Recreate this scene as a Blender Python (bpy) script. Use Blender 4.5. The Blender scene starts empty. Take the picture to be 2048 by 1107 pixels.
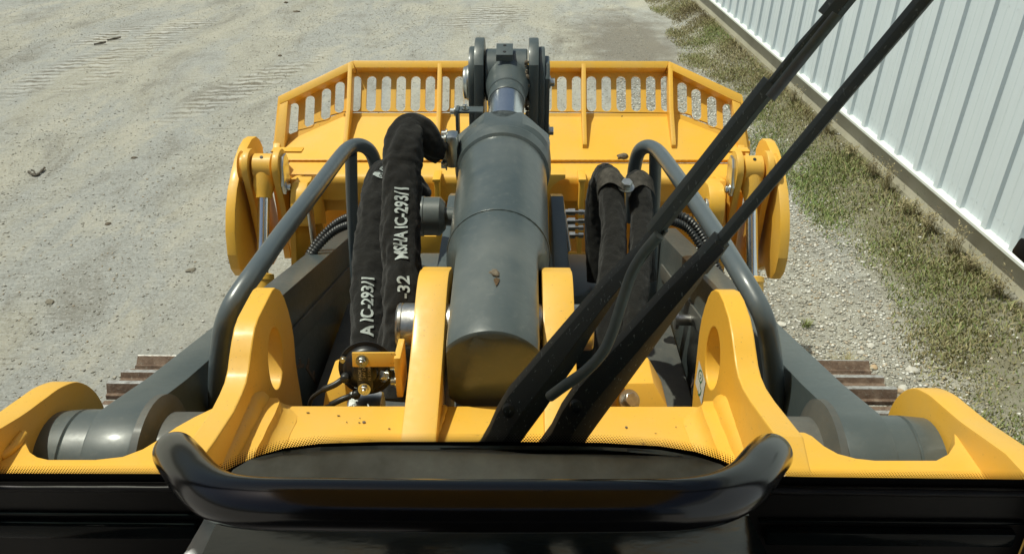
import bpy, bmesh, math, random
import numpy as np
from mathutils import Vector, Matrix, noise as mnoise

random.seed(7)
rng = np.random.default_rng(11)
S = bpy.context.scene
C = S.collection

# ------------------------------------------------------------------ camera
CAM = Vector((0.06, 0.0, 2.5))
PITCH, YAW = math.radians(28.63), math.radians(0.71)
F = 1700.0                                    # focal length in pixels of the 2048 wide photograph
fw_h = Vector((-math.sin(YAW), math.cos(YAW), 0))
RT = Vector((math.cos(YAW), math.sin(YAW), 0))
FW = fw_h * math.cos(PITCH) + Vector((0, 0, -math.sin(PITCH)))
UP = fw_h * math.sin(PITCH) + Vector((0, 0, math.cos(PITCH)))
cd = bpy.data.cameras.new('camera')
cam = bpy.data.objects.new('camera', cd)
C.objects.link(cam)
cd.sensor_width = 36.0
cd.lens = 36.0 * F / 2048.0
cd.clip_start, cd.clip_end = 0.05, 500.0
cam.matrix_world = Matrix((
    (RT.x, UP.x, -FW.x, CAM.x), (RT.y, UP.y, -FW.y, CAM.y), (RT.z, UP.z, -FW.z, CAM.z), (0, 0, 0, 1)))
S.camera = cam

# ------------------------------------------------------------------ light
SUN = Vector((-0.36, 0.06, 0.92)).normalized()          # towards the sun
w = bpy.data.worlds.new('World')
S.world = w
w.use_nodes = True
wn = w.node_tree.nodes
sky = wn.new('ShaderNodeTexSky')
sky.sky_type = 'NISHITA'
sky.sun_disc = False
sky.sun_elevation = math.asin(SUN.z)
sky.sun_rotation = math.atan2(SUN.x, SUN.y)
sky.air_density, sky.dust_density, sky.ozone_density = 1.0, 4.0, 1.0
bg = wn['Background']
bg.inputs['Strength'].default_value = 0.070
w.node_tree.links.new(sky.outputs[0], bg.inputs[0])
sl = bpy.data.lights.new('sun', 'SUN')
sl.energy = 3.85
sl.angle = math.radians(0.5)
sl.color = (1.0, 0.955, 0.87)
sun = bpy.data.objects.new('sun', sl)
C.objects.link(sun)
sun.rotation_euler = SUN.to_track_quat('Z', 'Y').to_euler()
sun.location = (-6, 4, 12)
S.view_settings.view_transform = 'Standard'
S.view_settings.look = 'None'
S.view_settings.exposure = 0.0
S.view_settings.gamma = 1.0
S.view_settings.use_curve_mapping = False
S.cycles.max_bounces = 8
S.cycles.transparent_max_bounces = 8


# ------------------------------------------------------------------ measuring: a pixel of the photograph to a point of the place
def ray(px, py):
    return FW + RT * ((px - 1024.0) / F) + UP * ((553.5 - py) / F)

def at_t(px, py, t):
    return CAM + ray(px, py) * t

def at_x(px, py, X):
    r = ray(px, py)
    return CAM + r * ((X - CAM.x) / r.x)

def at_y(px, py, Y):
    r = ray(px, py)
    return CAM + r * ((Y - CAM.y) / r.y)

def at_z(px, py, Z):
    r = ray(px, py)
    return CAM + r * ((Z - CAM.z) / r.z)

def at_plane(px, py, p, n):
    r = ray(px, py)
    return CAM + r * ((p - CAM).dot(n) / r.dot(n))


# ------------------------------------------------------------------ materials
def mat(name):
    m = bpy.data.materials.new(name)
    m.use_nodes = True
    nt = m.node_tree
    return m, nt, nt.nodes['Principled BSDF']

def N(nt, typ, **kw):
    n = nt.nodes.new(typ)
    for k, v in kw.items():
        if k in n.inputs:
            n.inputs[k].default_value = v
        else:
            setattr(n, k, v)
    return n

def L(nt, a, b):
    nt.links.new(a, b)

def ramp(nt, fac, stops):
    r = nt.nodes.new('ShaderNodeValToRGB')
    e = r.color_ramp.elements
    while len(e) < len(stops):
        e.new(0.5)
    for i, (p, c) in enumerate(stops):
        e[i].position = p
        e[i].color = (c[0], c[1], c[2], 1) if not isinstance(c, (int, float)) else (c, c, c, 1)
    L(nt, fac, r.inputs[0])
    return r.outputs[0]

def mixc(nt, fac, a, b, mode='MIX'):
    m = nt.nodes.new('ShaderNodeMix')
    m.data_type = 'RGBA'
    m.blend_type = mode
    for sock, v in ((m.inputs[0], fac), (m.inputs[6], a), (m.inputs[7], b)):
        if isinstance(v, (int, float)):
            sock.default_value = v
        elif isinstance(v, tuple):
            sock.default_value = (v[0], v[1], v[2], 1)
        else:
            L(nt, v, sock)
    return m.outputs[2]

def coords(nt, scale=(1, 1, 1), rot=(0, 0, 0)):
    g = nt.nodes.new('ShaderNodeNewGeometry')
    mp = nt.nodes.new('ShaderNodeMapping')
    mp.inputs['Scale'].default_value = scale
    mp.inputs['Rotation'].default_value = rot
    L(nt, g.outputs['Position'], mp.inputs['Vector'])
    return mp.outputs[0]

def noise_n(nt, vec, scale, detail=4, rough=0.55, dist=0.0):
    n = nt.nodes.new('ShaderNodeTexNoise')
    n.inputs['Scale'].default_value = scale
    n.inputs['Detail'].default_value = detail
    n.inputs['Roughness'].default_value = rough
    n.inputs['Distortion'].default_value = dist
    L(nt, vec, n.inputs['Vector'])
    return n.outputs['Fac']

def bump(nt, b, h, strength=0.3, distance=0.01, prev=None):
    n = nt.nodes.new('ShaderNodeBump')
    n.inputs['Strength'].default_value = strength
    n.inputs['Distance'].default_value = distance
    L(nt, h, n.inputs['Height'])
    if prev is not None:
        L(nt, prev, n.inputs['Normal'])
    if b is not None:
        L(nt, n.outputs[0], b.inputs['Normal'])
    return n.outputs[0]

def paint(name, col, dust, rough=0.33, speck=0.62, coat=0.3, dust_amt=0.25, orange=0.05):
    m, nt, b = mat(name)
    v = coords(nt)
    big = noise_n(nt, v, 3.0, 5, 0.6)
    fine = noise_n(nt, v, 60.0, 6, 0.7)
    sp = noise_n(nt, v, 190.0, 2, 0.5)
    c = mixc(nt, ramp(nt, big, [(0.42, 0.0), (0.75, dust_amt)]), col, dust)
    c = mixc(nt, ramp(nt, fine, [(0.55, 0.0), (0.85, dust_amt * 0.8)]), c, dust)
    c = mixc(nt, ramp(nt, sp, [(speck + 0.08, 0.0), (speck + 0.14, 0.55)]), c, (dust[0] * 0.35, dust[1] * 0.33, dust[2] * 0.3))
    L(nt, c, b.inputs['Base Color'])
    r = nt.nodes.new('ShaderNodeMapRange')
    r.inputs['To Min'].default_value = rough - 0.08
    r.inputs['To Max'].default_value = rough + 0.25
    L(nt, fine, r.inputs['Value'])
    L(nt, r.outputs[0], b.inputs['Roughness'])
    b.inputs['Coat Weight'].default_value = coat
    b.inputs['Coat Roughness'].default_value = 0.18
    peel = noise_n(nt, v, 45.0, 3, 0.5)
    bump(nt, b, peel, orange, 0.004)
    return m

YELLOW = paint('yellow_paint', (0.80, 0.440, 0.042), (0.58, 0.44, 0.20), 0.44, 0.605, 0.12, 0.36)
GREY = paint('grey_paint', (0.060, 0.078, 0.081), (0.19, 0.195, 0.175), 0.34, 0.60, 0.25, 0.36)
CYLP = paint('scuffed_grey_paint', (0.060, 0.079, 0.083), (0.20, 0.21, 0.195), 0.28, 0.62, 0.30, 0.55, 0.09)
GREY_DUSTY = paint('dusty_grey_paint', (0.055, 0.062, 0.062), (0.22, 0.20, 0.16), 0.5, 0.56, 0.05, 0.55)
TUBEP = paint('grey_tube_paint', (0.080, 0.101, 0.112), (0.20, 0.21, 0.20), 0.28, 0.60, 0.4, 0.25)

def simple(name, col, rough=0.5, metal=0.0, bscale=0, bstr=0.2, bdist=0.002, var=0.0, vscale=20, spec=0.5):
    m, nt, b = mat(name)
    b.inputs['Roughness'].default_value = rough
    b.inputs['Metallic'].default_value = metal
    b.inputs['Specular IOR Level'].default_value = spec
    v = coords(nt)
    n = noise_n(nt, v, vscale, 5, 0.65)
    lo = tuple(max(0.0, x * (1 - var)) for x in col)
    hi = tuple(min(1.0, x * (1 + var)) for x in col)
    L(nt, ramp(nt, n, [(0.3, lo), (0.7, hi)]), b.inputs['Base Color'])
    if bscale:
        bump(nt, b, noise_n(nt, v, bscale, 4, 0.6), bstr, bdist)
    return m

CHROME = simple('chrome', (0.85, 0.86, 0.86), 0.20, 1.0, 0, var=0.04)
ZINC = simple('zinc_plate', (0.66, 0.68, 0.64), 0.30, 1.0, 90, 0.15, 0.001, 0.12, 60)
STEEL = simple('worn_steel', (0.52, 0.51, 0.48), 0.34, 1.0, 70, 0.35, 0.002, 0.25, 40)
BLACK = simple('black_rubber', (0.013, 0.013, 0.013), 0.55, 0, 120, 0.3, 0.001, 0.3, 40)
BLACK_GLOSS = simple('black_gloss_paint', (0.0045, 0.0048, 0.0054), 0.17, 0, 35, 0.03, 0.002, 0.2, 20)
TRIM = simple('black_cab_trim', (0.0035, 0.003, 0.0026), 0.42, 0, 160, 0.15, 0.001, 0.6, 12, 0.25)
FRIT = simple('black_frit', (0.002, 0.002, 0.002), 0.6, 0, spec=0.1)
SHELF = simple('dark_glossy_sheet', (0.27, 0.32, 0.29), 0.16, 0, 14, 0.04, 0.004, 0.3, 9)
LOWP = simple('smoked_lower_glass', (0.006, 0.0085, 0.0085), 0.13, 0, 9, 0.10, 0.010, 0.5, 7, 0.10)
WASHER = simple('grey_washer_hose', (0.085, 0.10, 0.10), 0.5, 0, 0, var=0.25)
CONDUIT = simple('black_conduit', (0.02, 0.021, 0.021), 0.42, 0, 0, var=0.3)
HORN = simple('black_horn_enamel', (0.011, 0.0115, 0.012), 0.35, 0, 0, var=0.2)
def print_mat():
    m, nt, b = mat('worn_white_print')
    v = coords(nt)
    n = noise_n(nt, v, 170, 3, 0.7)
    n2 = noise_n(nt, coords(nt, (60, 60, 900)), 1.0, 2, 0.5)
    f = mixc(nt, 0.5, n, n2)
    L(nt, ramp(nt, f, [(0.30, (0.10, 0.10, 0.095)), (0.40, (0.34, 0.38, 0.365)), (0.60, (0.46, 0.50, 0.485))]), b.inputs['Base Color'])
    b.inputs['Roughness'].default_value = 0.8
    return m
PRINT = print_mat()
GOLD = simple('dull_gold_print', (0.42, 0.36, 0.22), 0.7, 0, 0, var=0.3, vscale=200)
STICKER = simple('white_sticker', (0.66, 0.68, 0.62), 0.5, 0, 0, var=0.08)
GREEN = simple('green_ink', (0.02, 0.17, 0.06), 0.5, 0, 0, var=0.1)
STRAP = simple('dusty_rubber_strap', (0.11, 0.10, 0.085), 0.85, 0, 90, 0.6, 0.003, 0.5, 60)
MUD = simple('dried_mud', (0.13, 0.105, 0.075), 0.95, 0, 120, 0.9, 0.006, 0.5, 60)
LEAF = simple('dead_leaf', (0.16, 0.10, 0.05), 0.8, 0, 60, 0.6, 0.003, 0.4, 60)
BARK = simple('dry_wood', (0.10, 0.085, 0.065), 0.9, 0, 90, 0.8, 0.004, 0.4, 50)

# wiper arms: black satin paint with short pale scratches
def wiper_mat(name='scratched_black_paint', base=(0.024, 0.027, 0.026), scr=(0.15, 0.17, 0.165)):
    m, nt, b = mat(name)
    v = coords(nt, (420, 75, 170), (0.5, 0.3, 0.9))
    n = noise_n(nt, v, 1.0, 2, 0.4)
    v2 = coords(nt, (170, 450, 100), (0.2, 0.9, 0.4))
    n2 = noise_n(nt, v2, 1.0, 2, 0.4)
    s = mixc(nt, 1.0, ramp(nt, n, [(0.685, 0.0), (0.73, 0.9)]), ramp(nt, n2, [(0.70, 0.0), (0.75, 0.9)]), 'ADD')
    c = mixc(nt, s, base, scr)
    L(nt, c, b.inputs['Base Color'])
    b.inputs['Roughness'].default_value = 0.6
    b.inputs['Specular IOR Level'].default_value = 0.3
    v3 = coords(nt)
    bump(nt, b, noise_n(nt, v3, 150, 3, 0.6), 0.12, 0.001)
    return m
WIPER = wiper_mat()
WIPER_BAR = wiper_mat('haze_lifted_black_paint', (0.050, 0.060, 0.060), (0.15, 0.17, 0.17))  # lighter copy of the wiper black; windscreen haze is put into its colour

# ballistic nylon sleeve: ribbed weave
def sleeve_mat():
    m, nt, b = mat('black_woven_sleeve')
    v = coords(nt)
    w1 = N(nt, 'ShaderNodeTexWave', wave_type='BANDS', bands_direction='Z')
    w1.inputs['Scale'].default_value = 210
    w1.inputs['Distortion'].default_value = 2.5
    w1.inputs['Detail'].default_value = 2
    L(nt, v, w1.inputs['Vector'])
    w2 = N(nt, 'ShaderNodeTexWave', wave_type='BANDS', bands_direction='X')
    w2.inputs['Scale'].default_value = 120
    L(nt, v, w2.inputs['Vector'])
    h = mixc(nt, 0.35, w1.outputs[1], w2.outputs[1])
    n = noise_n(nt, v, 35, 6, 0.7)
    dust = ramp(nt, n, [(0.35, (0.008, 0.008, 0.0078)), (0.62, (0.015, 0.0145, 0.013)), (0.9, (0.045, 0.041, 0.033))])
    c = mixc(nt, h, dust, (0.020, 0.0195, 0.018))
    L(nt, mixc(nt, 0.45, dust, c), b.inputs['Base Color'])
    b.inputs['Roughness'].default_value = 0.88
    b.inputs['Specular IOR Level'].default_value = 0.15
    b.inputs['Sheen Weight'].default_value = 0.12
    n1 = bump(nt, None, n, 0.5, 0.008)
    bump(nt, b, h, 0.45, 0.0015, n1)
    return m
SLEEVE = sleeve_mat()

def rust_mat():
    m, nt, b = mat('rusty_track_steel')
    v = coords(nt)
    n = noise_n(nt, v, 28, 8, 0.7)
    n2 = noise_n(nt, v, 110, 4, 0.7)
    c = ramp(nt, n, [(0.25, (0.060, 0.040, 0.030)), (0.45, (0.125, 0.078, 0.052)), (0.6, (0.19, 0.13, 0.092)), (0.8, (0.27, 0.21, 0.16))])
    c = mixc(nt, ramp(nt, n2, [(0.55, 0.0), (0.75, 0.8)]), c, (0.30, 0.27, 0.22))
    L(nt, c, b.inputs['Base Color'])
    b.inputs['Roughness'].default_value = 0.85
    bump(nt, b, n2, 0.6, 0.004)
    return m
RUST = rust_mat()
def tip_mat():
    m, nt, b = mat('worn_grouser_tip')
    v = coords(nt)
    n = noise_n(nt, v, 55, 6, 0.7)
    L(nt, ramp(nt, n, [(0.3, (0.22, 0.19, 0.16)), (0.48, (0.46, 0.45, 0.43)), (0.75, (0.62, 0.62, 0.60))]), b.inputs['Base Color'])
    b.inputs['Metallic'].default_value = 0.55
    b.inputs['Roughness'].default_value = 0.45
    bump(nt, b, n, 0.5, 0.004)
    return m
TIP = tip_mat()

def concrete_mat():
    m, nt, b = mat('concrete_base')
    v = coords(nt)
    n = noise_n(nt, v, 2.4, 8, 0.65)
    n2 = noise_n(nt, v, 24, 6, 0.7)
    c = ramp(nt, n, [(0.3, (0.46, 0.43, 0.32)), (0.55, (0.56, 0.53, 0.41)), (0.75, (0.60, 0.57, 0.46))])
    c = mixc(nt, ramp(nt, n2, [(0.62, 0.0), (0.72, 0.6)]), c, (0.18, 0.17, 0.14))
    L(nt, c, b.inputs['Base Color'])
    b.inputs['Roughness'].default_value = 0.9
    bump(nt, b, n2, 0.35, 0.006)
    return m
CONC = concrete_mat()

def white_metal():
    m, nt, b = mat('white_ribbed_metal')
    v = coords(nt)
    n = noise_n(nt, v, 1.3, 5, 0.6)
    streak = noise_n(nt, coords(nt, (6, 6, 0.35)), 3.0, 5, 0.6)
    c = ramp(nt, n, [(0.3, (0.635, 0.715, 0.765)), (0.7, (0.67, 0.75, 0.80))])
    c = mixc(nt, ramp(nt, streak, [(0.5, 0.0), (0.8, 0.28)]), c, (0.46, 0.53, 0.53))
    L(nt, c, b.inputs['Base Color'])
    b.inputs['Roughness'].default_value = 0.38
    b.inputs['Coat Weight'].default_value = 0.15
    return m
WMETAL = white_metal()
WTRIM = simple('white_trim', (0.74, 0.77, 0.74), 0.4, 0, 0, var=0.06, vscale=8)

def ground_mat():
    m, nt, b = mat('gravel_ground')
    a = -0.10
    v = coords(nt)
    vs = coords(nt, (1.0, 0.30, 1.0), (0, 0, a))
    big = noise_n(nt, vs, 0.9, 6, 0.62, 0.4)
    mid = noise_n(nt, v, 3.2, 7, 0.68)
    fine = noise_n(nt, v, 38, 8, 0.75)
    gr = noise_n(nt, v, 150, 4, 0.8)
    vor = N(nt, 'ShaderNodeTexVoronoi')
    vor.inputs['Scale'].default_value = 95
    L(nt, v, vor.inputs['Vector'])
    tan = ramp(nt, fine, [(0.25, (0.29, 0.27, 0.215)), (0.5, (0.405, 0.382, 0.312)), (0.8, (0.49, 0.47, 0.40))])
    gry = ramp(nt, fine, [(0.25, (0.265, 0.262, 0.238)), (0.5, (0.368, 0.365, 0.333)), (0.8, (0.48, 0.478, 0.44))])
    c = mixc(nt, ramp(nt, big, [(0.44, 0.0), (0.55, 1.0)]), tan, gry)
    mst = noise_n(nt, coords(nt, (1.0, 0.42, 1.0), (0, 0, a - 0.25)), 2.1, 8, 0.70, 0.6)
    c = mixc(nt, ramp(nt, mst, [(0.50, 0.0), (0.62, 0.75)]), c, (0.485, 0.45, 0.36))
    c = mixc(nt, ramp(nt, mst, [(0.34, 0.8), (0.47, 0.0)]), c, (0.245, 0.228, 0.19))
    c = mixc(nt, ramp(nt, mid, [(0.60, 0.0), (0.74, 0.5)]), c, (0.53, 0.50, 0.42))
    c = mixc(nt, ramp(nt, mid, [(0.24, 0.6), (0.40, 0.0)]), c, (0.17, 0.15, 0.115))
    scr = N(nt, 'ShaderNodeTexNoise'); scr.inputs['Scale'].default_value = 4.0; scr.inputs['Detail'].default_value = 6; scr.inputs['Roughness'].default_value = 0.7
    L(nt, coords(nt, (1.0, 9.0, 1.0), (0, 0, 0.03)), scr.inputs['Vector'])
    far = noise_n(nt, coords(nt, (0.45, 0.22, 1), (0, 0, a)), 1.6, 3, 0.5)
    fm = ramp(nt, far, [(0.42, 0.25), (0.58, 1.0)])
    def gate(x):
        q = N(nt, 'ShaderNodeMath', operation='MULTIPLY'); L(nt, x, q.inputs[0]); L(nt, fm, q.inputs[1])
        return q.outputs[0]
    c = mixc(nt, gate(ramp(nt, scr.outputs[0], [(0.555, 0.0), (0.64, 0.7)])), c, (0.58, 0.56, 0.50))
    c = mixc(nt, gate(ramp(nt, scr.outputs[0], [(0.32, 0.85), (0.43, 0.0)])), c, (0.20, 0.18, 0.14))
    # single grains, pale and dark
    cell = N(nt, 'ShaderNodeSeparateColor')
    L(nt, vor.outputs['Color'], cell.inputs[0])
    c = mixc(nt, ramp(nt, cell.outputs[0], [(0.78, 0.0), (0.80, 0.38)]), c, (0.52, 0.51, 0.47))
    c = mixc(nt, ramp(nt, cell.outputs[1], [(0.86, 0.0), (0.88, 0.30)]), c, (0.19, 0.17, 0.14))
    # crawler tread prints: bands of short cross bars left on the yard
    wv = N(nt, 'ShaderNodeTexWave', wave_type='BANDS', bands_direction='Y')
    wv.inputs['Scale'].default_value = 2.3
    wv.inputs['Distortion'].default_value = 6.0
    wv.inputs['Detail'].default_value = 3
    wv.inputs['Detail Scale'].default_value = 2.2
    vr = coords(nt, (1, 1, 1), (0, 0, a))
    L(nt, vr, wv.inputs['Vector'])
    sep = N(nt, 'ShaderNodeSeparateXYZ')
    L(nt, vr, sep.inputs[0])
    nb = noise_n(nt, vs, 1.7, 5, 0.7)
    def patch(ax, ay, bx, by, hw):
        A, B = at_z(ax, ay, 0), at_z(bx, by, 0)
        M = (A + B) / 2
        d = B - A
        g_ = nt.nodes.new('ShaderNodeNewGeometry')
        mp = nt.nodes.new('ShaderNodeMapping')
        mp.vector_type = 'TEXTURE'
        mp.inputs['Location'].default_value = (M.x, M.y, 0)
        mp.inputs['Rotation'].default_value = (0, 0, math.atan2(d.y, d.x))
        mp.inputs['Scale'].default_value = (d.length / 2, hw, 1e3)
        L(nt, g_.outputs['Position'], mp.inputs[0])
        ln = N(nt, 'ShaderNodeVectorMath', operation='LENGTH'); L(nt, mp.outputs[0], ln.inputs[0])
        mr = N(nt, 'ShaderNodeMapRange'); L(nt, ln.outputs['Value'], mr.inputs['Value'])
        mr.inputs['From Min'].default_value = 1.15; mr.inputs['From Max'].default_value = 0.75
        return mr.outputs[0]
    tot = None
    for args in ((330, 245, 640, 105, 0.26), (20, 200, 380, 60, 0.5), (150, 90, 420, 40, 0.4), (900, 60, 1040, 10, 0.5)):
        bb = patch(*args)
        if tot is None:
            tot = bb
        else:
            mx = N(nt, 'ShaderNodeMath', operation='MAXIMUM'); L(nt, tot, mx.inputs[0]); L(nt, bb, mx.inputs[1]); tot = mx.outputs[0]
    tm = N(nt, 'ShaderNodeMath', operation='MULTIPLY'); L(nt, tot, tm.inputs[0]); L(nt, ramp(nt, nb, [(0.40, 0.0), (0.58, 1.0)]), tm.inputs[1])
    hi = N(nt, 'ShaderNodeMath', operation='MULTIPLY'); L(nt, tm.outputs[0], hi.inputs[0]); L(nt, ramp(nt, wv.outputs[1], [(0.66, 0.0), (0.95, 0.75)]), hi.inputs[1])
    lo = N(nt, 'ShaderNodeMath', operation='MULTIPLY'); L(nt, tm.outputs[0], lo.inputs[0]); L(nt, ramp(nt, wv.outputs[1], [(0.10, 0.9), (0.42, 0.0)]), lo.inputs[1])
    c = mixc(nt, hi.outputs[0], c, (0.60, 0.58, 0.53))
    c = mixc(nt, lo.outputs[0], c, (0.17, 0.145, 0.105))
    # a damp brown patch beyond the bucket, towards the grass
    def blob(cx, cy, rx, ry, n, col, c, amt):
        vv = nt.nodes.new('ShaderNodeNewGeometry')
        mp = nt.nodes.new('ShaderNodeMapping')
        mp.vector_type = 'TEXTURE'
        mp.inputs['Location'].default_value = (cx, cy, 0)
        mp.inputs['Scale'].default_value = (rx, ry, 1e3)
        L(nt, vv.outputs['Position'], mp.inputs[0])
        ln = N(nt, 'ShaderNodeVectorMath', operation='LENGTH'); L(nt, mp.outputs[0], ln.inputs[0])
        ad = N(nt, 'ShaderNodeMath', operation='MULTIPLY_ADD'); L(nt, n, ad.inputs[0]); ad.inputs[1].default_value = 1.5; L(nt, ln.outputs['Value'], ad.inputs[2])
        return mixc(nt, ramp(nt, ad.outputs[0], [(0.0, amt), (1.0, 0.0)]) if False else ramp(nt, mul(ad.outputs[0], 0.5), [(0.55, amt), (0.82, 0.0)]), c, col)
    def mul(x, k):
        q = N(nt, 'ShaderNodeMath', operation='MULTIPLY'); L(nt, x, q.inputs[0]); q.inputs[1].default_value = k
        return q.outputs[0]
    c = blob(1.35, 10.6, 1.0, 2.8, mid, (0.19, 0.165, 0.13), c, 0.8)
    c = blob(2.55, 7.0, 0.50, 9.0, mid, (0.19, 0.172, 0.105), c, 0.9)
    c = mixc(nt, 1.0, c, (0.945, 0.965, 1.0), 'MULTIPLY')
    L(nt, c, b.inputs['Base Color'])
    b.inputs['Roughness'].default_value = 0.95
    b.inputs['Specular IOR Level'].default_value = 0.2
    n1 = bump(nt, None, mid, 0.5, 0.03)
    n2 = bump(nt, None, fine, 0.8, 0.014, n1)
    n3 = bump(nt, None, hi.outputs[0], 0.4, 0.012, n2)
    bump(nt, b, gr, 0.8, 0.006, n3)
    return m
GROUND = ground_mat()

def attr_mat(name, stops, rough, tr=0.0):
    m, nt, b = mat(name)
    a = N(nt, 'ShaderNodeAttribute', attribute_name='tint')
    L(nt, ramp(nt, a.outputs['Fac'], stops), b.inputs['Base Color'])
    b.inputs['Roughness'].default_value = rough
    b.inputs['Specular IOR Level'].default_value = 0.25
    return m
STONE = attr_mat('gravel_stone', [(0.0, (0.16, 0.148, 0.125)), (0.25, (0.26, 0.245, 0.21)), (0.5, (0.36, 0.345, 0.295)), (0.72, (0.46, 0.445, 0.39)), (0.84, (0.42, 0.33, 0.22)), (0.92, (0.60, 0.59, 0.55)), (1.0, (0.70, 0.69, 0.64))], 0.85)
GRASS = attr_mat('grass_blade', [(0.0, (0.14, 0.115, 0.07)), (0.2, (0.28, 0.235, 0.13)), (0.40, (0.39, 0.345, 0.19)), (0.58, (0.29, 0.30, 0.13)), (0.78, (0.22, 0.275, 0.10)), (1.0, (0.23, 0.35, 0.10))], 0.7)

def glass_mat():
    m = bpy.data.materials.new('windscreen_glass')
    m.use_nodes = True
    nt = m.node_tree
    nt.nodes.clear()
    o = nt.nodes.new('ShaderNodeOutputMaterial')
    t = nt.nodes.new('ShaderNodeBsdfTransparent')
    t.inputs[0].default_value = (0.935, 0.985, 0.91, 1)
    L(nt, t.outputs[0], o.inputs[0])
    return m
GLASS = glass_mat()


# ------------------------------------------------------------------ mesh helpers
def link(name, me, m=None, parent=None, smooth_angle=40.0, label=None):
    o = bpy.data.objects.new(name, me)
    C.objects.link(o)
    if m is not None and not me.materials:
        me.materials.append(m)
    if parent is not None:
        o.parent = parent
        o.matrix_parent_inverse = parent.matrix_basis.inverted() if parent.parent is None else Matrix.Identity(4)
    if smooth_angle and len(me.polygons):
        me.shade_smooth()
        try:
            me.set_sharp_from_angle(angle=math.radians(smooth_angle))
        except Exception:
            pass
    if label:
        o['label'] = label
    return o

def from_bm(name, bm, m, parent=None, smooth_angle=40.0, label=None):
    bmesh.ops.recalc_face_normals(bm, faces=bm.faces)
    me = bpy.data.meshes.new(name)
    bm.to_mesh(me)
    bm.free()
    return link(name, me, m, parent, smooth_angle, label)

def bevel_bm(bm, width, seg=2, angle=30):
    if width <= 0:
        return
    es = [e for e in bm.edges if len(e.link_faces) == 2 and e.calc_face_angle(0) > math.radians(angle)]
    bmesh.ops.bevel(bm, geom=es, offset=width, segments=seg, affect='EDGES', clamp_overlap=True, profile=0.6)

def add_extrude(bm, pts, vec, bev=0.0, seg=2):
    t = bmesh.new()
    vs = [t.verts.new(p) for p in pts]
    f = t.faces.new(vs)
    r = bmesh.ops.extrude_face_region(t, geom=[f])
    bmesh.ops.translate(t, vec=vec, verts=[v for v in r['geom'] if isinstance(v, bmesh.types.BMVert)])
    bmesh.ops.recalc_face_normals(t, faces=t.faces)
    bevel_bm(t, bev, seg, 32)
    merge(bm, t)

def merge(bm, t):
    me = bpy.data.meshes.new('tmp')
    t.to_mesh(me)
    t.free()
    bm.from_mesh(me)
    bpy.data.meshes.remove(me)

def prism_x(name, yz, x0, x1, m, parent=None, bev=0.004, label=None):
    bm = bmesh.new()
    add_extrude(bm, [Vector((x0, p[0], p[1])) for p in yz], Vector((x1 - x0, 0, 0)), bev)
    return from_bm(name, bm, m, parent, 19, label=label)

def add_box(bm, c, size, rot=None, bev=0.0):
    t = bmesh.new()
    bmesh.ops.create_cube(t, size=1.0)
    M = Matrix.Translation(c) @ (rot.to_4x4() if rot is not None else Matrix.Identity(4)) @ Matrix.Diagonal((size[0], size[1], size[2], 1))
    bmesh.ops.transform(t, matrix=M, verts=t.verts)
    bevel_bm(t, bev)
    merge(bm, t)

def basis(axis):
    z = axis.normalized()
    h = Vector((0, 0, 1)) if abs(z.z) < 0.9 else Vector((0, 1, 0))
    x = h.cross(z).normalized()
    y = z.cross(x)
    return Matrix((x, y, z)).transposed()

def add_lathe(bm, p0, axis, prof, seg=32, clampx=None):
    """prof: (distance along axis, radius)"""
    B = basis(axis)
    rings = []
    for d, r in prof:
        ring = []
        for i in range(seg):
            a = 2 * math.pi * (i + 0.5) / seg
            p = p0 + B @ Vector((r * math.cos(a), r * math.sin(a), d))
            ring.append(bm.verts.new(p))
        rings.append(ring)
    for a, b in zip(rings[:-1], rings[1:]):
        for i in range(seg):
            j = (i + 1) % seg
            bm.faces.new((a[i], a[j], b[j], b[i]))
    if prof[0][1] > 1e-5:
        bm.faces.new(list(reversed(rings[0])))
    if prof[-1][1] > 1e-5:
        bm.faces.new(rings[-1])

def lathe(name, p0, axis, prof, m, parent=None, seg=32, label=None, ang=40):
    bm = bmesh.new()
    add_lathe(bm, p0, axis, prof, seg)
    return from_bm(name, bm, m, parent, ang, label)

def cyl_prof(l, r, b=0.003):
    return [(0, r - b), (b, r), (l - b, r), (l, r - b)]

def add_bolt(bm, p, axis, r=0.012, h=0.01, washer=True, stud=0.0):
    a = axis.normalized()
    q = p
    if washer:
        add_lathe(bm, q, a, [(0, r * 1.45), (0.003, r * 1.45), (0.003, r * 1.1)], 20)
        q = q + a * 0.003
    B = basis(a)
    t = bmesh.new()
    ring0 = [t.verts.new(q + B @ Vector((r * math.cos(i * math.pi / 3), r * math.sin(i * math.pi / 3), 0))) for i in range(6)]
    f = t.faces.new(ring0)
    e = bmesh.ops.extrude_face_region(t, geom=[f])
    bmesh.ops.translate(t, vec=a * h, verts=[v for v in e['geom'] if isinstance(v, bmesh.types.BMVert)])
    bmesh.ops.recalc_face_normals(t, faces=t.faces)
    bevel_bm(t, r * 0.08, 1)
    merge(bm, t)
    if stud:
        add_lathe(bm, q + a * h, a, [(0, r * 0.5), (stud * 0.8, r * 0.5), (stud, r * 0.38)], 14)

def bolt(name, p, axis, parent, r=0.012, h=0.01, m=None, stud=0.0, washer=True):
    bm = bmesh.new()
    add_bolt(bm, p, axis, r, h, washer, stud)
    return from_bm(name, bm, m or ZINC, parent, 30)

def catmull(pts, n=12):
    P = [pts[0] * 2 - pts[1]] + list(pts) + [pts[-1] * 2 - pts[-2]]
    out = []
    for i in range(1, len(P) - 2):
        p0, p1, p2, p3 = P[i - 1], P[i], P[i + 1], P[i + 2]
        for k in range(n):
            t = k / n
            out.append(0.5 * ((2 * p1) + (p2 - p0) * t + (2 * p0 - 5 * p1 + 4 * p2 - p3) * t * t + (3 * p1 - p0 - 3 * p2 + p3) * t ** 3))
    out.append(P[-2])
    return out

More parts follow.
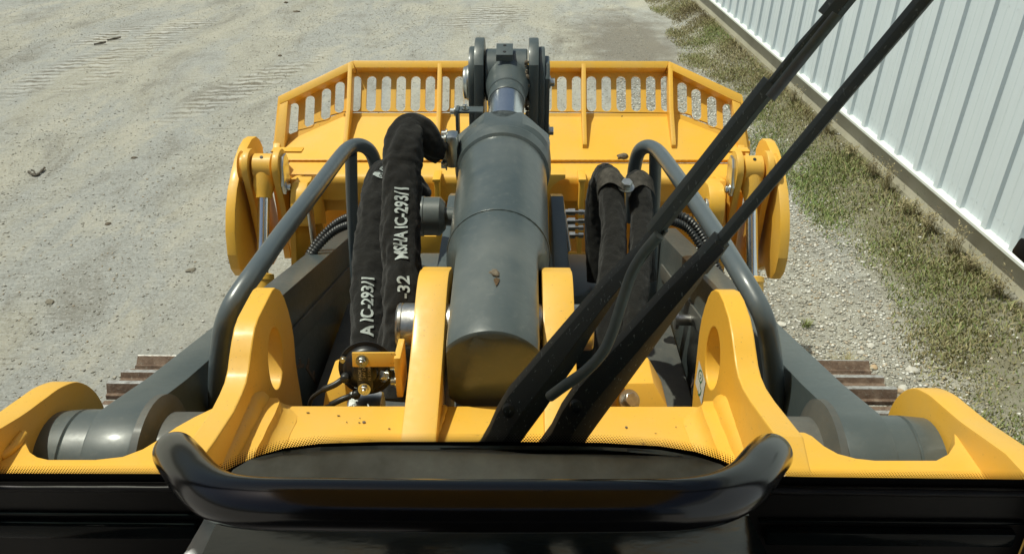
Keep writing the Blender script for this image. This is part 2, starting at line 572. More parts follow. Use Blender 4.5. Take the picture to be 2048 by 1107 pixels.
def resample(path, step):
    d = [0.0]
    for a, b in zip(path[:-1], path[1:]):
        d.append(d[-1] + (b - a).length)
    n = max(2, int(d[-1] / step) + 1)
    out, k = [], 0
    for i in range(n):
        s = d[-1] * i / (n - 1)
        while k < len(d) - 2 and d[k + 1] < s:
            k += 1
        t = (s - d[k]) / max(1e-9, d[k + 1] - d[k])
        out.append(path[k].lerp(path[k + 1], t))
    return out

class Sweep:
    """a tube along a path; frames either face the cab (front) or are carried along"""
    def __init__(self, path, rad, seg=16, face=None):
        self.P = path
        self.rad = rad if callable(rad) else (lambda s, a: rad)
        self.seg = seg
        n = len(path)
        self.T = [((path[min(i + 1, n - 1)] - path[max(i - 1, 0)]).normalized()) for i in range(n)]
        self.S = [0.0]
        for a, b in zip(path[:-1], path[1:]):
            self.S.append(self.S[-1] + (b - a).length)
        self.A = []
        prev = None
        for i, t in enumerate(self.T):
            if face is not None:
                a = face - t * face.dot(t)
                if prev is not None and a.length < 0.3:
                    a = prev - t * prev.dot(t)
            else:
                a = (Vector((0.123, -0.9, 0.4)) if prev is None else prev)
                a = a - t * a.dot(t)
            a.normalize()
            prev = a
            self.A.append(a)
        self.B = [t.cross(a) for t, a in zip(self.T, self.A)]
    def add(self, bm, caps=True):
        rings = []
        for i, p in enumerate(self.P):
            ring = []
            for k in range(self.seg):
                th = 2 * math.pi * k / self.seg
                r = self.rad(self.S[i], th)
                ring.append(bm.verts.new(p + (self.A[i] * math.cos(th) + self.B[i] * math.sin(th)) * r))
            rings.append(ring)
        for a, b in zip(rings[:-1], rings[1:]):
            for k in range(self.seg):
                j = (k + 1) % self.seg
                bm.faces.new((a[k], a[j], b[j], b[k]))
        if caps:
            bm.faces.new(list(reversed(rings[0])))
            bm.faces.new(rings[-1])
    def point(self, s, th, off=0.0):
        s = min(max(s, 0), self.S[-1])
        i = 0
        while i < len(self.S) - 2 and self.S[i + 1] < s:
            i += 1
        t = (s - self.S[i]) / max(1e-9, self.S[i + 1] - self.S[i])
        p = self.P[i].lerp(self.P[i + 1], t)
        a = self.A[i].lerp(self.A[i + 1], t).normalized()
        b = self.B[i].lerp(self.B[i + 1], t).normalized()
        r = self.rad(s, th) + off
        return p + (a * math.cos(th) + b * math.sin(th)) * r

def tube(name, path, rad, m, parent=None, seg=16, label=None, caps=True, face=None):
    bm = bmesh.new()
    Sweep(path, rad, seg, face).add(bm, caps)
    return from_bm(name, bm, m, parent, 50, label)

def curve_plate(name, outline, holes, thick, frame, m, parent=None, bev=0.003, label=None):
    """flat plate with holes: 2D outlines in the frame's x,y; frame = Matrix; plate is centred on the frame's plane"""
    cu = bpy.data.curves.new(name, 'CURVE')
    cu.dimensions = '2D'
    cu.fill_mode = 'BOTH'
    for poly in [outline] + list(holes):
        sp = cu.splines.new('POLY')
        sp.points.add(len(poly) - 1)
        for q, p in zip(sp.points, poly):
            q.co = (p[0], p[1], 0, 1)
        sp.use_cyclic_u = True
    cu.extrude = thick / 2 - bev
    cu.bevel_depth = bev
    cu.offset = -bev
    cu.bevel_resolution = 1
    tmp = bpy.data.objects.new('tmp', cu)
    me = bpy.data.meshes.new_from_object(tmp)
    me.name = name
    bpy.data.objects.remove(tmp)
    bpy.data.curves.remove(cu)
    me.transform(frame)
    me.materials.clear()
    return link(name, me, m, parent, 19, label)

def text_mesh(s, size, bold=0.0):
    cu = bpy.data.curves.new('lettering', 'FONT')
    cu.body = s
    cu.size = size
    cu.resolution_u = 3
    cu.offset = bold * 1.9
    tmp = bpy.data.objects.new('tmp', cu)
    me = bpy.data.meshes.new_from_object(tmp)
    bpy.data.objects.remove(tmp)
    bpy.data.curves.remove(cu)
    bm = bmesh.new()
    bm.from_mesh(me)
    bpy.data.meshes.remove(me)
    bmesh.ops.triangulate(bm, faces=bm.faces)
    return bm

def prof_from_px(pts, X):
    return [(p.y, p.z) for p in (at_x(a, b, X) for a, b in pts)]

def smooth2(pts, n=4, closed=False):
    v = [Vector((p[0], p[1], 0)) for p in pts]
    return [(q.x, q.y) for q in catmull(v, n)]

def dup(o, parent, M):
    c = o.copy()
    C.objects.link(c)
    c.parent = parent
    c.matrix_parent_inverse = Matrix.Identity(4)
    c.matrix_basis = M
    return c

def blank(name, loc):
    o = bpy.data.objects.new(name, None)
    o.empty_display_size = 0.3
    C.objects.link(o)
    o.location = loc
    return o


# =================================================================== THE SETTING
def build_ground():
    bm = bmesh.new()
    bmesh.ops.create_grid(bm, x_segments=24, y_segments=24, size=120.0)
    o = from_bm('ground', bm, GROUND)
    o['kind'] = 'structure'
    o['label'] = 'pale tan gravel yard with tread prints and dark patches'
build_ground()

# ---- metal building along the right
W0 = Vector((2.742, 5.09, 0.0))                       # a point of the wall line
WD = Vector((-0.035, 1.0, 0.0)).normalized()          # along the wall
WN = Vector((-WD.y, WD.x, 0)).normalized()            # out of the wall, to the yard
WUP = Vector((0.052, 0.0, 1.0)).normalized()
TRIM_Z = 0.36
PITCHW = 0.3048
def wp(s, out, z):
    return W0 + WD * s + WN * out + WUP * z

def build_wall():
    b = blank('metal_building', (W0.x + 0.6, 6.0, 0))
    b['label'] = 'white ribbed metal building on a concrete base beside the yard'
    b['category'] = 'building'
    top = 4.4
    # one bay: major rib, flat pan, two minor ribs
    sec = [(-0.036, 0.0), (-0.030, 0.024), (0.024, 0.024), (0.032, 0.0), (0.095, 0.0), (0.101, 0.0026), (0.111, 0.0026), (0.117, 0.0),
           (0.176, 0.0), (0.182, 0.0026), (0.192, 0.0026), (0.198, 0.0), (PITCHW - 0.0365, 0.0)]
    i0, i1 = -28, 40
    bm = bmesh.new()
    lo = [bm.verts.new(wp(s, o, TRIM_Z + 0.012) - wp(0, 0, 0)) for s, o in sec]
    hi = [bm.verts.new(wp(s, o, top) - wp(0, 0, 0)) for s, o in sec]
    for k in range(len(sec) - 1):
        bm.faces.new((lo[k], lo[k + 1], hi[k + 1], hi[k]))
    for zz in (0.47, 1.55, 2.7, 3.8):
        for ss in (0.075, 0.165, 0.225):
            c_ = wp(ss, 0.0035, zz) - wp(0, 0, 0)
            bm.faces.new([bm.verts.new(c_ + WD * (0.0055 * math.cos(q)) + WUP * (0.0055 * math.sin(q)) + WN * 0.003) for q in [k * math.pi / 3 for k in range(6)]])
    me = bpy.data.meshes.new('wall_panel')
    bm.to_mesh(me)
    bm.free()
    me.materials.append(WMETAL)
    off = 0.06
    for i in range(i0, i1):
        o = bpy.data.objects.new('wall_panel', me)
        C.objects.link(o)
        o.parent = b
        o.location = wp(i * PITCHW + off, 0, 0) - b.location
    s0, s1 = i0 * PITCHW - 0.2, i1 * PITCHW + 0.2
    bm = bmesh.new()
    def quad(a, bq):
        pass
    # base trim: small ledge with a drip lip
    pr = [(-0.02, TRIM_Z + 0.02), (0.036, TRIM_Z + 0.008), (0.042, TRIM_Z + 0.004), (0.042, TRIM_Z - 0.012), (0.036, TRIM_Z - 0.014), (-0.02, TRIM_Z - 0.004)]
    add_extrude(bm, [wp(s0, q, z) for q, z in pr], WD * (s1 - s0), 0)
    from_bm('base_trim', bm, WTRIM, b, 20)
    bm = bmesh.new()
    pr = [(-0.02, -0.3), (-0.02, TRIM_Z - 0.006), (-0.25, TRIM_Z - 0.006), (-0.25, -0.3)]
    n = 40
    fr, tp, bk = [], [], []
    for k in range(n + 1):
        s = s0 + (s1 - s0) * k / n
        q = 0.012 * math.sin(k * 2.7) * 0.3
        fr.append((bm.verts.new(wp(s, -0.02 + q, -0.3)), bm.verts.new(wp(s, -0.02 + q * 0.3, TRIM_Z - 0.006))))
        bk.append(bm.verts.new(wp(s, -0.25, TRIM_Z - 0.006)))
    for k in range(n):
        bm.faces.new((fr[k][0], fr[k + 1][0], fr[k + 1][1], fr[k][1]))
        bm.faces.new((fr[k][1], fr[k + 1][1], bk[k + 1], bk[k]))
    from_bm('concrete_base', bm, CONC, b, 20)
    bm = bmesh.new()
    pr = [(-0.3, top), (0.14, top - 0.02), (0.14, top + 0.10), (-6.0, top + 1.2), (-6.0, top + 1.0)]
    add_extrude(bm, [wp(s0 - 0.2, q, z) for q, z in pr], WD * (s1 - s0 + 0.4), 0)
    from_bm('roof', bm, WTRIM, b, 20)
    bm = bmesh.new()
    for s in (s0, s1):
        bm.faces.new([bm.verts.new(wp(s, q, z)) for q, z in ((-0.05, 0), (-6, 0), (-6, top + 1.0), (-0.05, top))])
    bm.faces.new([bm.verts.new(wp(s, -6, z)) for s, z in ((s0, 0), (s1, 0), (s1, top + 1), (s0, top + 1))])
    from_bm('back_wall', bm, WMETAL, b, 20)
build_wall()

def verge_z(x, y):
    d = W0.x - 0.035 * (y - W0.y) - x
    t = min(1.0, max(0.0, (0.46 - d) / 0.40))
    return 0.150 * t * t * (3 - 2 * t)
def build_verge():
    vs, fs = [], []
    nx, ny = 14, 150
    for j in range(ny + 1):
        y = -4 + 22 * j / ny
        wx = W0.x - 0.035 * (y - W0.y) + 0.03
        for i in range(nx + 1):
            x = wx - 0.54 + 0.54 * i / nx
            b = 0.012 * mnoise.noise((x * 5, y * 5, 0)) * math.sin(math.pi * i / nx)
            vs.append((x, y, verge_z(x, y) + b - (0.01 if i == 0 else -0.003)))
    for j in range(ny):
        for i in range(nx):
            a = j * (nx + 1) + i
            fs.append((a, a + 1, a + nx + 2, a + nx + 1))
    me = bpy.data.meshes.new('verge')
    me.from_pydata(vs, [], fs)
    o = link('verge', me, GROUND, None, 60)
    o['kind'] = 'structure'
    o['label'] = 'low bank of soil along the concrete base'
build_verge()

# ---- loose stones of the yard (nobody could count them)
def stone_field(name, xs, ys, n, r0, r1, label, dens=None, seed=1, sink=0.25, light=0.0, spread=1.0):
    g = np.random.default_rng(seed)
    base = np.array([(1, 0, 0), (-1, 0, 0), (0, 1, 0), (0, -1, 0), (0, 0, 1), (0, 0, -1)], float)
    e = []
    tri0 = [(0, 2, 4), (2, 1, 4), (1, 3, 4), (3, 0, 4), (2, 0, 5), (1, 2, 5), (3, 1, 5), (0, 3, 5)]
    x = g.uniform(*xs, n); y = g.uniform(*ys, n)
    if dens is not None:
        k = g.uniform(0, 1, n) < dens(x, y)
        x, y = x[k], y[k]
        n = len(x)
    r = r0 + (r1 - r0) * g.uniform(0, 1, n) ** 3.0
    ang = g.uniform(0, 2 * np.pi, n)
    sx = g.uniform(0.75, 1.5, n); sy = g.uniform(0.7, 1.15, n); sz = g.uniform(0.4, 0.8, n)
    V = base[None] * (1 + g.uniform(-0.25, 0.25, (n, 6, 3)))
    V = V + g.uniform(-0.22, 0.22, (n, 6, 3))
    V[..., 0] *= (r * sx)[:, None]; V[..., 1] *= (r * sy)[:, None]; V[..., 2] *= (r * sz)[:, None]
    c, s = np.cos(ang)[:, None], np.sin(ang)[:, None]
    X = V[..., 0] * c - V[..., 1] * s + x[:, None]
    Y = V[..., 0] * s + V[..., 1] * c + y[:, None]
    vz = np.array([verge_z(a_, b_) if a_ > 2.0 else 0.0 for a_, b_ in zip(x, y)])
    Z = V[..., 2] + (r * sz * (1 - 2 * sink) + vz)[:, None]
    co = np.stack([X, Y, Z], -1).reshape(-1, 3)
    tri = (np.array(tri0)[None] + (np.arange(n) * 6)[:, None, None]).reshape(-1, 3)
    me = bpy.data.meshes.new(name)
    me.vertices.add(len(co)); me.vertices.foreach_set('co', co.ravel().astype(np.float32))
    me.loops.add(tri.size); me.loops.foreach_set('vertex_index', tri.ravel().astype(np.int32))
    me.polygons.add(len(tri)); me.polygons.foreach_set('loop_start', np.arange(0, tri.size, 3, dtype=np.int32))
    me.update(calc_edges=True)
    t = np.clip(np.repeat(0.5 + spread * (g.beta(1.6, 1.6, n) - 0.5) + light, 6), 0, 1)
    at = me.attributes.new('tint', 'FLOAT', 'POINT')
    at.data.foreach_set('value', t.astype(np.float32))
    me.materials.append(STONE)
    o = bpy.data.objects.new(name, me)
    C.objects.link(o)
    o['kind'] = 'stuff'
    o['label'] = label
    return o

def dens_right(x, y):
    d = np.clip((2.5 - x) / 0.5, 0.10, 1.0) * np.where(y > 8.5, 0.35, 1.0)
    return d
stone_field('gravel', (1.0, 2.8), (1.2, 9.5), 95000, 0.0026, 0.0135, 'grey and buff gravel between the loader and the grass strip', dens_right, 3, 0.3, 0.20)
def dens_left(x, y):
    v = np.sin(x * 1.3 + y * 0.22) * np.sin(x * 2.9 - 0.6 + y * 0.05) + 0.5 * np.sin(y * 0.7 + x * 0.5)
    return np.clip(0.55 + 0.4 * v, 0.12, 1.0)
stone_field('gravel', (-8.2, 1.6), (1.4, 14.0), 130000, 0.0022, 0.0095, 'fine loose gravel spread over the open yard', dens_left, 5, 0.3, 0.06, 0.75)

# ---- the grass strip along the concrete base
def grass_field():
    g = np.random.default_rng(21)
    n = 165000
    y = g.uniform(1.0, 16.0, n)
    wall_x = W0.x - 0.035 * (y - W0.y) - 0.03
    inner = 2.18 + 0.10 * np.sin(y * 1.7) + 0.06 * np.sin(y * 4.3 + 1) - 0.02 * (y - 5) + np.where(y < 3.6, (3.6 - y) * 0.16, 0)
    x = wall_x - (g.uniform(0, 1, n) ** 0.85) * (wall_x - inner + 0.12)
    # patchy
    p = np.array([mnoise.noise((a * 3.0, b * 2.2, 0.0)) for a, b in zip(x, y)])
    edge = np.clip((x - inner + 0.12) / 0.28, 0, 1)
    bare = np.where(y > 7, 0.95, 1.0)
    keep = g.uniform(0, 1, n) < np.clip((0.66 + 0.55 * p) * (0.12 + edge) * bare, 0.02, 1)
    x, y, p = x[keep], y[keep], p[keep]
    n = len(x)
    hl = g.uniform(0.010, 0.032, n) * (1 + 0.6 * p)
    near_wall = np.exp(-(W0.x - 0.035 * (y - W0.y) - x) / 0.10)
    hl = hl * (1 + 1.9 * near_wall * g.uniform(0, 1, n))
    a = g.uniform(0, 2 * np.pi, n)
    wd = g.uniform(0.0018, 0.0048, n)
    lean = g.uniform(0.2, 1.3, n) * hl
    la = g.uniform(0, 2 * np.pi, n)
    dx, dy = np.cos(a) * wd, np.sin(a) * wd
    lx, ly = np.cos(la) * lean, np.sin(la) * lean
    z0 = np.array([verge_z(a_, b_) for a_, b_ in zip(x, y)]) - 0.002
    v = np.empty((n, 5, 3))
    v[:, 0] = np.stack([x - dx, y - dy, z0], 1)
    v[:, 1] = np.stack([x + dx, y + dy, z0], 1)
    v[:, 2] = np.stack([x + lx * 0.4 - dx * .8, y + ly * 0.4 - dy * .8, z0 + hl * 0.65], 1)
    v[:, 3] = np.stack([x + lx * 0.4 + dx * .8, y + ly * 0.4 + dy * .8, z0 + hl * 0.65], 1)
    v[:, 4] = np.stack([x + lx, y + ly, z0 + hl], 1)
    idx = (np.arange(n) * 5)[:, None]
    quads = np.concatenate([idx + 0, idx + 1, idx + 3, idx + 2], 1)
    tris = np.concatenate([idx + 2, idx + 3, idx + 4], 1)
    me = bpy.data.meshes.new('grass')
    me.vertices.add(n * 5); me.vertices.foreach_set('co', v.reshape(-1).astype(np.float32))
    loops = np.concatenate([quads.ravel(), tris.ravel()])
    me.loops.add(len(loops)); me.loops.foreach_set('vertex_index', loops.astype(np.int32))
    ls = np.concatenate([np.arange(n) * 4, n * 4 + np.arange(n) * 3])
    me.polygons.add(2 * n); me.polygons.foreach_set('loop_start', ls.astype(np.int32))
    me.update(calc_edges=True)
    q = np.array([mnoise.noise((aa * 1.6 + 7, bb * 0.9, 3.0)) for aa, bb in zip(x, y)])
    green = np.clip(0.57 + 0.50 * q + 0.12 * (6.5 - y) / 5, 0.05, 0.95)
    tint = np.clip(green + g.normal(0, 0.17, n) - 0.25 * near_wall, 0, 1)
    at = me.attributes.new('tint', 'FLOAT', 'POINT')
    at.data.foreach_set('value', np.repeat(tint, 5).astype(np.float32))
    me.materials.append(GRASS)
    o = bpy.data.objects.new('grass', me)
    C.objects.link(o)
    o['kind'] = 'stuff'
    o['label'] = 'patchy green and straw grass strip along the concrete base'
grass_field()

# ---- single weeds one can tell apart
def weed(loc, h, spread, nb, tint, label, seed, stalky=False, group=None):
    g = random.Random(seed)
    vs, fs, tn = [], [], []
    for _ in range(nb):
        a = g.uniform(0, 6.283); ln = h * g.uniform(0.55, 1.1); ou = spread * g.uniform(0.15, 1.0)
        bx, by = g.gauss(0, spread * 0.18), g.gauss(0, spread * 0.18)
        wd = g.uniform(0.002, 0.0045) if not stalky else g.uniform(0.0012, 0.002)
        c, s = math.cos(a), math.sin(a)
        prev = None
        t = min(1, max(0, g.gauss(tint, 0.10)))
        for k in range(4):
            f = k / 3
            r = ou * f ** 1.5
            x, y, z = bx + c * r, by + s * r, ln * (f - 0.35 * f * f * ou / spread)
            ww = wd * (1 - 0.8 * f)
            i = len(vs)
            vs += [(x - s * ww, y + c * ww, z), (x + s * ww, y - c * ww, z)]
            tn += [t, t]
            if prev is not None:
                fs.append((prev, prev + 1, i + 1, i))
            prev = i
        if stalky:
            for _k in range(7):
                f = g.uniform(0.4, 1.0)
                r = ou * f ** 1.5
                px_, py_, pz_ = bx + c * r, by + s * r, ln * (f - 0.35 * f * f * ou / spread)
                a2 = g.uniform(0, 6.28); l2 = g.uniform(0.006, 0.016)
                i = len(vs)
                vs += [(px_, py_, pz_), (px_ + math.cos(a2) * l2 - math.sin(a2) * .004, py_ + math.sin(a2) * l2 + math.cos(a2) * .004, pz_ + .006),
                       (px_ + math.cos(a2) * l2 * 1.6, py_ + math.sin(a2) * l2 * 1.6, pz_ + .012), (px_ + math.cos(a2) * l2 + math.sin(a2) * .004, py_ + math.sin(a2) * l2 - math.cos(a2) * .004, pz_ + .006)]
                tn += [t] * 4
                fs.append((i, i + 1, i + 2, i + 3))
    me = bpy.data.meshes.new('weed')
    me.from_pydata(vs, [], fs)
    at = me.attributes.new('tint', 'FLOAT', 'POINT')
    at.data.foreach_set('value', np.array(tn, dtype=np.float32))
    me.materials.append(GRASS)
    o = bpy.data.objects.new('weed', me)
    C.objects.link(o)
    o.location = Vector((loc.x, loc.y, max(loc.z, verge_z(loc.x, loc.y))))
    o['label'] = label
    o['category'] = 'weed'
    if group:
        o['group'] = group
    return o

weed(at_z(1692, 742, 0), 0.09, 0.12, 150, 0.33, 'straw coloured grass tuft out on the gravel beside the grey arm', 1)
weed(at_z(1611, 652, 0), 0.05, 0.05, 60, 0.62, 'small green tuft among the stones nearest the yellow cylinder', 2)
weed(at_z(1855, 455, 0), 0.16, 0.12, 170, 0.95, 'bright green grass tussock in the middle of the strip', 3)
weed(at_z(1985, 560, 0), 0.12, 0.15, 190, 0.93, 'broad bright green weed low by the right end of the base', 4)
WORDS = ('first', 'second', 'third', 'fourth', 'fifth', 'sixth', 'seventh', 'eighth', 'ninth', 'tenth')
for k, (px, py) in enumerate([(1625, 236), (1690, 300), (1745, 352), (1782, 392), (1806, 420), (1862, 470), (1905, 505), (1945, 552), (1992, 590), (2030, 640)]):
    p = at_z(px, py, 0)
    wx = W0.x - 0.035 * (p.y - W0.y) - 0.07
    weed(Vector((wx - 0.02, p.y, 0.135)), 0.19 + 0.05 * math.sin(k * 2.1), 0.10, 26, 0.16 + 0.06 * (k % 3), '%s dark seeding weed from the far end, against the concrete base' % WORDS[k], 20 + k, True, 'seeding weeds along the concrete base')

# ---- sticks, clods and bigger stones lying on the yard
def lump(name, loc, r, m, label, cat, seed, flat=0.6, group=None, sub=2):
    bm = bmesh.new()
    bmesh.ops.create_icosphere(bm, subdivisions=sub, radius=1.0)
    for v in bm.verts:
        d = 1 + 0.45 * mnoise.noise(v.co * 1.3 + Vector((seed * 3.1, seed, 0))) + 0.18 * mnoise.noise(v.co * 3.7 + Vector((seed, 0, 5)))
        v.co = Vector((v.co.x * r * 1.25 * d, v.co.y * r * d, max(-0.3, v.co.z) * r * flat * d))
    bmesh.ops.rotate(bm, cent=(0, 0, 0), matrix=Matrix.Rotation(seed * 1.7, 3, 'Z'), verts=bm.verts)
    o = from_bm(name, bm, m, None, 60)
    o.location = loc + Vector((0, 0, r * flat * 0.25))
    o['label'] = label
    o['category'] = cat
    if group:
        o['group'] = group
    return o

st = at_z(72, 345, 0.012)
a, b_, c_ = at_z(57, 343, 0.012), at_z(70, 351, 0.012), at_z(89, 335, 0.02)
bm = bmesh.new()
Sweep(resample(catmull([a, b_, at_z(80, 345, .012), c_], 6), 0.012), lambda s, th: 0.009 + 0.003 * math.sin(s * 90), 7).add(bm)
Sweep(resample(catmull([b_, at_z(68, 342, .02), at_z(62, 340, 0.025)], 5), 0.012), 0.006, 6).add(bm)
o = from_bm('stick', bm, BARK, None, 60)
o['label'] = 'short dark forked stick lying on the open gravel'
o['category'] = 'stick'
for k, (px, py, ln, ang, lab) in enumerate([
        (200, 88, 0.14, 0.2, 'dark splinter of bark lying left of its neighbour on the far gravel'),
        (228, 79, 0.16, 0.35, 'dark splinter of bark with a bent end on the far gravel')]):
    c0 = at_z(px, py, 0.012)
    d = Vector((math.cos(ang), math.sin(ang), 0)) * ln * 0.5
    bm = bmesh.new()
    Sweep(resample(catmull([c0 - d, c0 + Vector((0, 0.015, 0.006)), c0 + d + Vector((0, 0, 0.02))], 6), 0.015), lambda s, th: 0.011 + 0.004 * math.sin(th * 2 + s * 40), 7).add(bm)
    o = from_bm('bark_piece', bm, BARK, None, 60)
    o['label'] = lab
    o['category'] = 'bark piece'
CAKE = simple('grey_dirt_cake', (0.20, 0.18, 0.14), 0.95, 0, 90, 0.9, 0.006, 0.3, 60)
clods = [(572, 6, 0.045, 'brown clod at the top edge of the yard, left of the far clods'), (594, 24, 0.05, 'brown clod low in the far pair of clods'), (560, 112, 0.035, 'dark clod on the gravel behind the left end of the bucket'),
         (268, 316, 0.03, 'dark clod on the gravel left of the yellow side disc'), 
         (216, 448, 0.028, 'dark clod with a hollow beside it on the near gravel'), (382, 541, 0.035, 'round grey dirt cake half sunk in the near gravel'),
         (100, 604, 0.035, 'grey clod on the near gravel at far left')]
for k, (px, py, r, lab) in enumerate(clods):
    lump('dirt_clod', at_z(px, py, 0), r * 0.72, CAKE if 'grey' in lab else MUD, lab, 'clod', k + 1, 0.45)
STONE_W = simple('pale_stone', (0.50, 0.48, 0.43), 0.85, 0, 60, 0.5, 0.004, 0.2, 30)
STONE_B = simple('buff_stone', (0.40, 0.29, 0.18), 0.85, 0, 60, 0.5, 0.004, 0.2, 30)
for k, (px, py, r, m, lab) in enumerate([
        (1806, 777, 0.022, STONE_W, 'white stone just above the right pivot ear'), (1797, 783, 0.022, STONE_B, 'buff stone touching the white stone above the right ear'),
        (1742, 692, 0.020, STONE_W, 'pale stone beside the straw tuft on the gravel'), (1826, 742, 0.026, STONE_W, 'broad pale stone low on the right gravel'),
        (1748, 735, 0.02, STONE_B, 'buff stone right beside the rusty track shoes'), (1999, 642, 0.03, STONE_W, 'flat white stone lying in the grass'),
        (1562, 650, 0.024, STONE_W, 'white stone by the bend of the right grey rail'), (1722, 706, 0.018, STONE_W, 'small white stone behind the uppermost right track shoe')]):
    lump('stone', at_z(px, py, 0), r, m, lab, 'stone', k + 30, 0.6)


# =================================================================== THE LOADER
LO = blank('crawler_loader', (0, 0.6, 0))
LO['label'] = 'yellow and grey crawler loader seen from its cab, bucket ahead'
LO['category'] = 'crawler loader'
DECK = 1.5

# ------------------------------------------------------------------ front frame
def build_frame():
    dl = [(-70, 905), (50, 864), (52, 885), (60, 902), (75, 912), (97, 917), (190, 917), (245, 911), (285, 896), (318, 876), (352, 852), (388, 832), (430, 812), (520, 810),
          (1380, 811), (1500, 816), (1550, 842), (1576, 862), (1609, 862), (1625, 870), (1649, 890), (1676, 905), (1712, 914.5), (1750, 918.5), (1872, 918.5), (1896, 906), (1909, 886), (1908, 862), (2130, 905), (2190, 1010), (-130, 1000)]
    pts = [at_z(a, b, DECK) for a, b in dl]
    bm = bmesh.new()
    add_extrude(bm, pts, Vector((0, 0, -0.05)), 0.005)
    # down-turned front of the cross beam
    a, b = at_z(470, 812, DECK), at_z(1430, 812, DECK)
    add_box(bm, Vector(((a.x + b.x) / 2, a.y - 0.028, DECK - 0.21)), (b.x - a.x, 0.05, 0.32), None, 0.004)
    fr = from_bm('front_frame', bm, YELLOW, LO, 19)
    return fr
FRAME = build_frame()

def lug(inner, rear_band, hole, Xin, Xout, label):
    prof = prof_from_px(inner, Xin)
    prof = list(prof) if Xin < 0 else prof[::-1]
    prof = prof if prof[0][0] > prof[-1][0] else prof[::-1]
    prof += [(0.86, prof[-1][1] - 0.06), (0.86, 1.35), (1.45, 1.25), (1.62, 1.25)]
    hp = prof_from_px(hole, Xin)
    fr = Matrix(((0, 0, 1, (Xin + Xout) / 2), (1, 0, 0, 0), (0, 1, 0, 0), (0, 0, 0, 1)))
    return curve_plate('lifting_lug', prof, [hp], abs(Xout - Xin), fr, YELLOW, FRAME, 0.003, label)

def ell(cx, cy, rx, ry, tilt=0.0, n=28):
    out = []
    for i in range(n):
        a = 2 * math.pi * i / n
        x, y = rx * math.cos(a), ry * math.sin(a)
        out.append((cx + x * math.cos(tilt) - y * math.sin(tilt), cy + x * math.sin(tilt) + y * math.cos(tilt)))
    return out
# the inner faces, traced on their own planes
li = [(606, 812), (601, 780), (596, 750), (592, 722), (590, 695), (588, 672), (584, 647), (577, 618), (569, 594), (560, 579), (551, 575), (546, 579), (541, 588), (530, 610), (518, 634), (511, 655),
      (506, 683), (502, 712), (499, 738), (493, 765), (484, 788), (468, 822), (430, 880), (412, 905), (395, 930)]
lug(li, None, ell(551.5, 716, 14.5, 62, -0.04), -0.435, -0.476, 'left lifting lug with its inner face in shade')
ri = [(1552, 872), (1500, 800), (1485, 775), (1476, 752), (1471, 730), (1467, 700), (1463, 668), (1457, 635), (1446, 600), (1437, 582), (1429, 578), (1422, 582), (1416, 592), (1409, 612),
      (1403, 635), (1398, 664), (1395, 692), (1392, 722), (1389, 752), (1386, 780), (1384, 811)]
RLUG = lug(ri, None, ell(1425, 716, 14.5, 62, 0.04), 0.440, 0.481, 'right lifting lug with white diamond sticker')

# weld ridges and doubler straps down the lug feet
def foot_strap(px_pts, wd, h, name='weld_ridge'):
    path = resample(catmull([at_z(a, b, DECK + h * 0.3) for a, b in px_pts], 6), 0.012)
    bm = bmesh.new()
    Sweep(path, lambda s, th: wd * (1 + 0.06 * math.sin(s * 190) + 0.10 * math.sin(s * 57 + th)), 9).add(bm)
    return from_bm(name, bm, YELLOW, FRAME, 60)
for sgn, X in ((-1, -0.435), (1, 0.440)):
    bm = bmesh.new()
    sec = [(0.0, 1.49), (0.0, 1.556), (0.010, 1.551), (0.019, 1.538), (0.021, 1.530), (0.046, 1.530), (0.050, 1.516), (0.062, 1.506), (0.078, 1.501), (0.078, 1.49)]
    nst = 26
    rows = []
    for k in range(nst + 1):
        y = 1.315 - k * (1.315 - 0.86) / nst
        q = 0.05 * (1.315 - y)
        sh = min(1.0, (nst - (nst - k)) / 3.0 + 0.25)
        rows.append([bm.verts.new((X - sgn * (a * (0.55 + 0.45 * sh)) + sgn * q + sgn * 0.0007 * math.sin(k * 1.9 + a * 60), y, 1.49 + (b - 1.49) * (0.5 + 0.5 * sh) + 0.0004 * math.sin(k * 2.3 + a * 90))) for a, b in sec])
    for a, b in zip(rows[:-1], rows[1:]):
        for k in range(len(sec) - 1):
            bm.faces.new((a[k], a[k + 1], b[k + 1], b[k]))
    bm.faces.new(rows[0]); bm.faces.new(rows[-1][::-1])
    from_bm('doubler_strap', bm, YELLOW, FRAME, 40)
foot_strap([(0, 912), (22, 898), (48, 868)], 0.010, 0.01)
foot_strap([(1912, 850), (1945, 880), (1985, 930)], 0.010, 0.01)
for px, py in ((885, 818), (1108, 822)):
    path = resample(catmull([at_z(px + 4, py - 4, DECK + .004), at_z(px - 2, py + 18, DECK + .006), at_z(px - 12, py + 46, DECK + .004)], 5), 0.006)
    bm = bmesh.new()
    Sweep(path, lambda s, th: 0.006 * (1 + 0.15 * math.sin(s * 210)), 8).add(bm)
    from_bm('weld_ridge', bm, YELLOW, FRAME, 60)

# clevis plates that carry the tilt cylinder
def clevis(x0, x1, label):
    prof = [(1.05, 1.40), (1.05, 1.505)] + smooth2([(1.17, 1.523), (1.26, 1.552), (1.36, 1.592), (1.45, 1.638), (1.51, 1.661), (1.55, 1.664), (1.59, 1.650), (1.63, 1.63), (1.64, 1.57)], 5) + [(1.62, 1.40), (1.5, 1.28), (1.2, 1.28)]
    return prism_x('clevis_plate', prof, x0, x1, YELLOW, FRAME, 0.004, label)
clevis(-0.152, -0.089, None)
clevis(0.103, 0.166, None)
PINY, PINZ = 1.465, 1.585
lathe('base_pin', Vector((-0.190, PINY, PINZ)), Vector((1, 0, 0)), [(0, 0.043), (0.004, 0.047), (0.010, 0.047), (0.011, 0.0455), (0.013, 0.047), (0.39, 0.047), (0.395, 0.043)], STEEL, FRAME, 40)

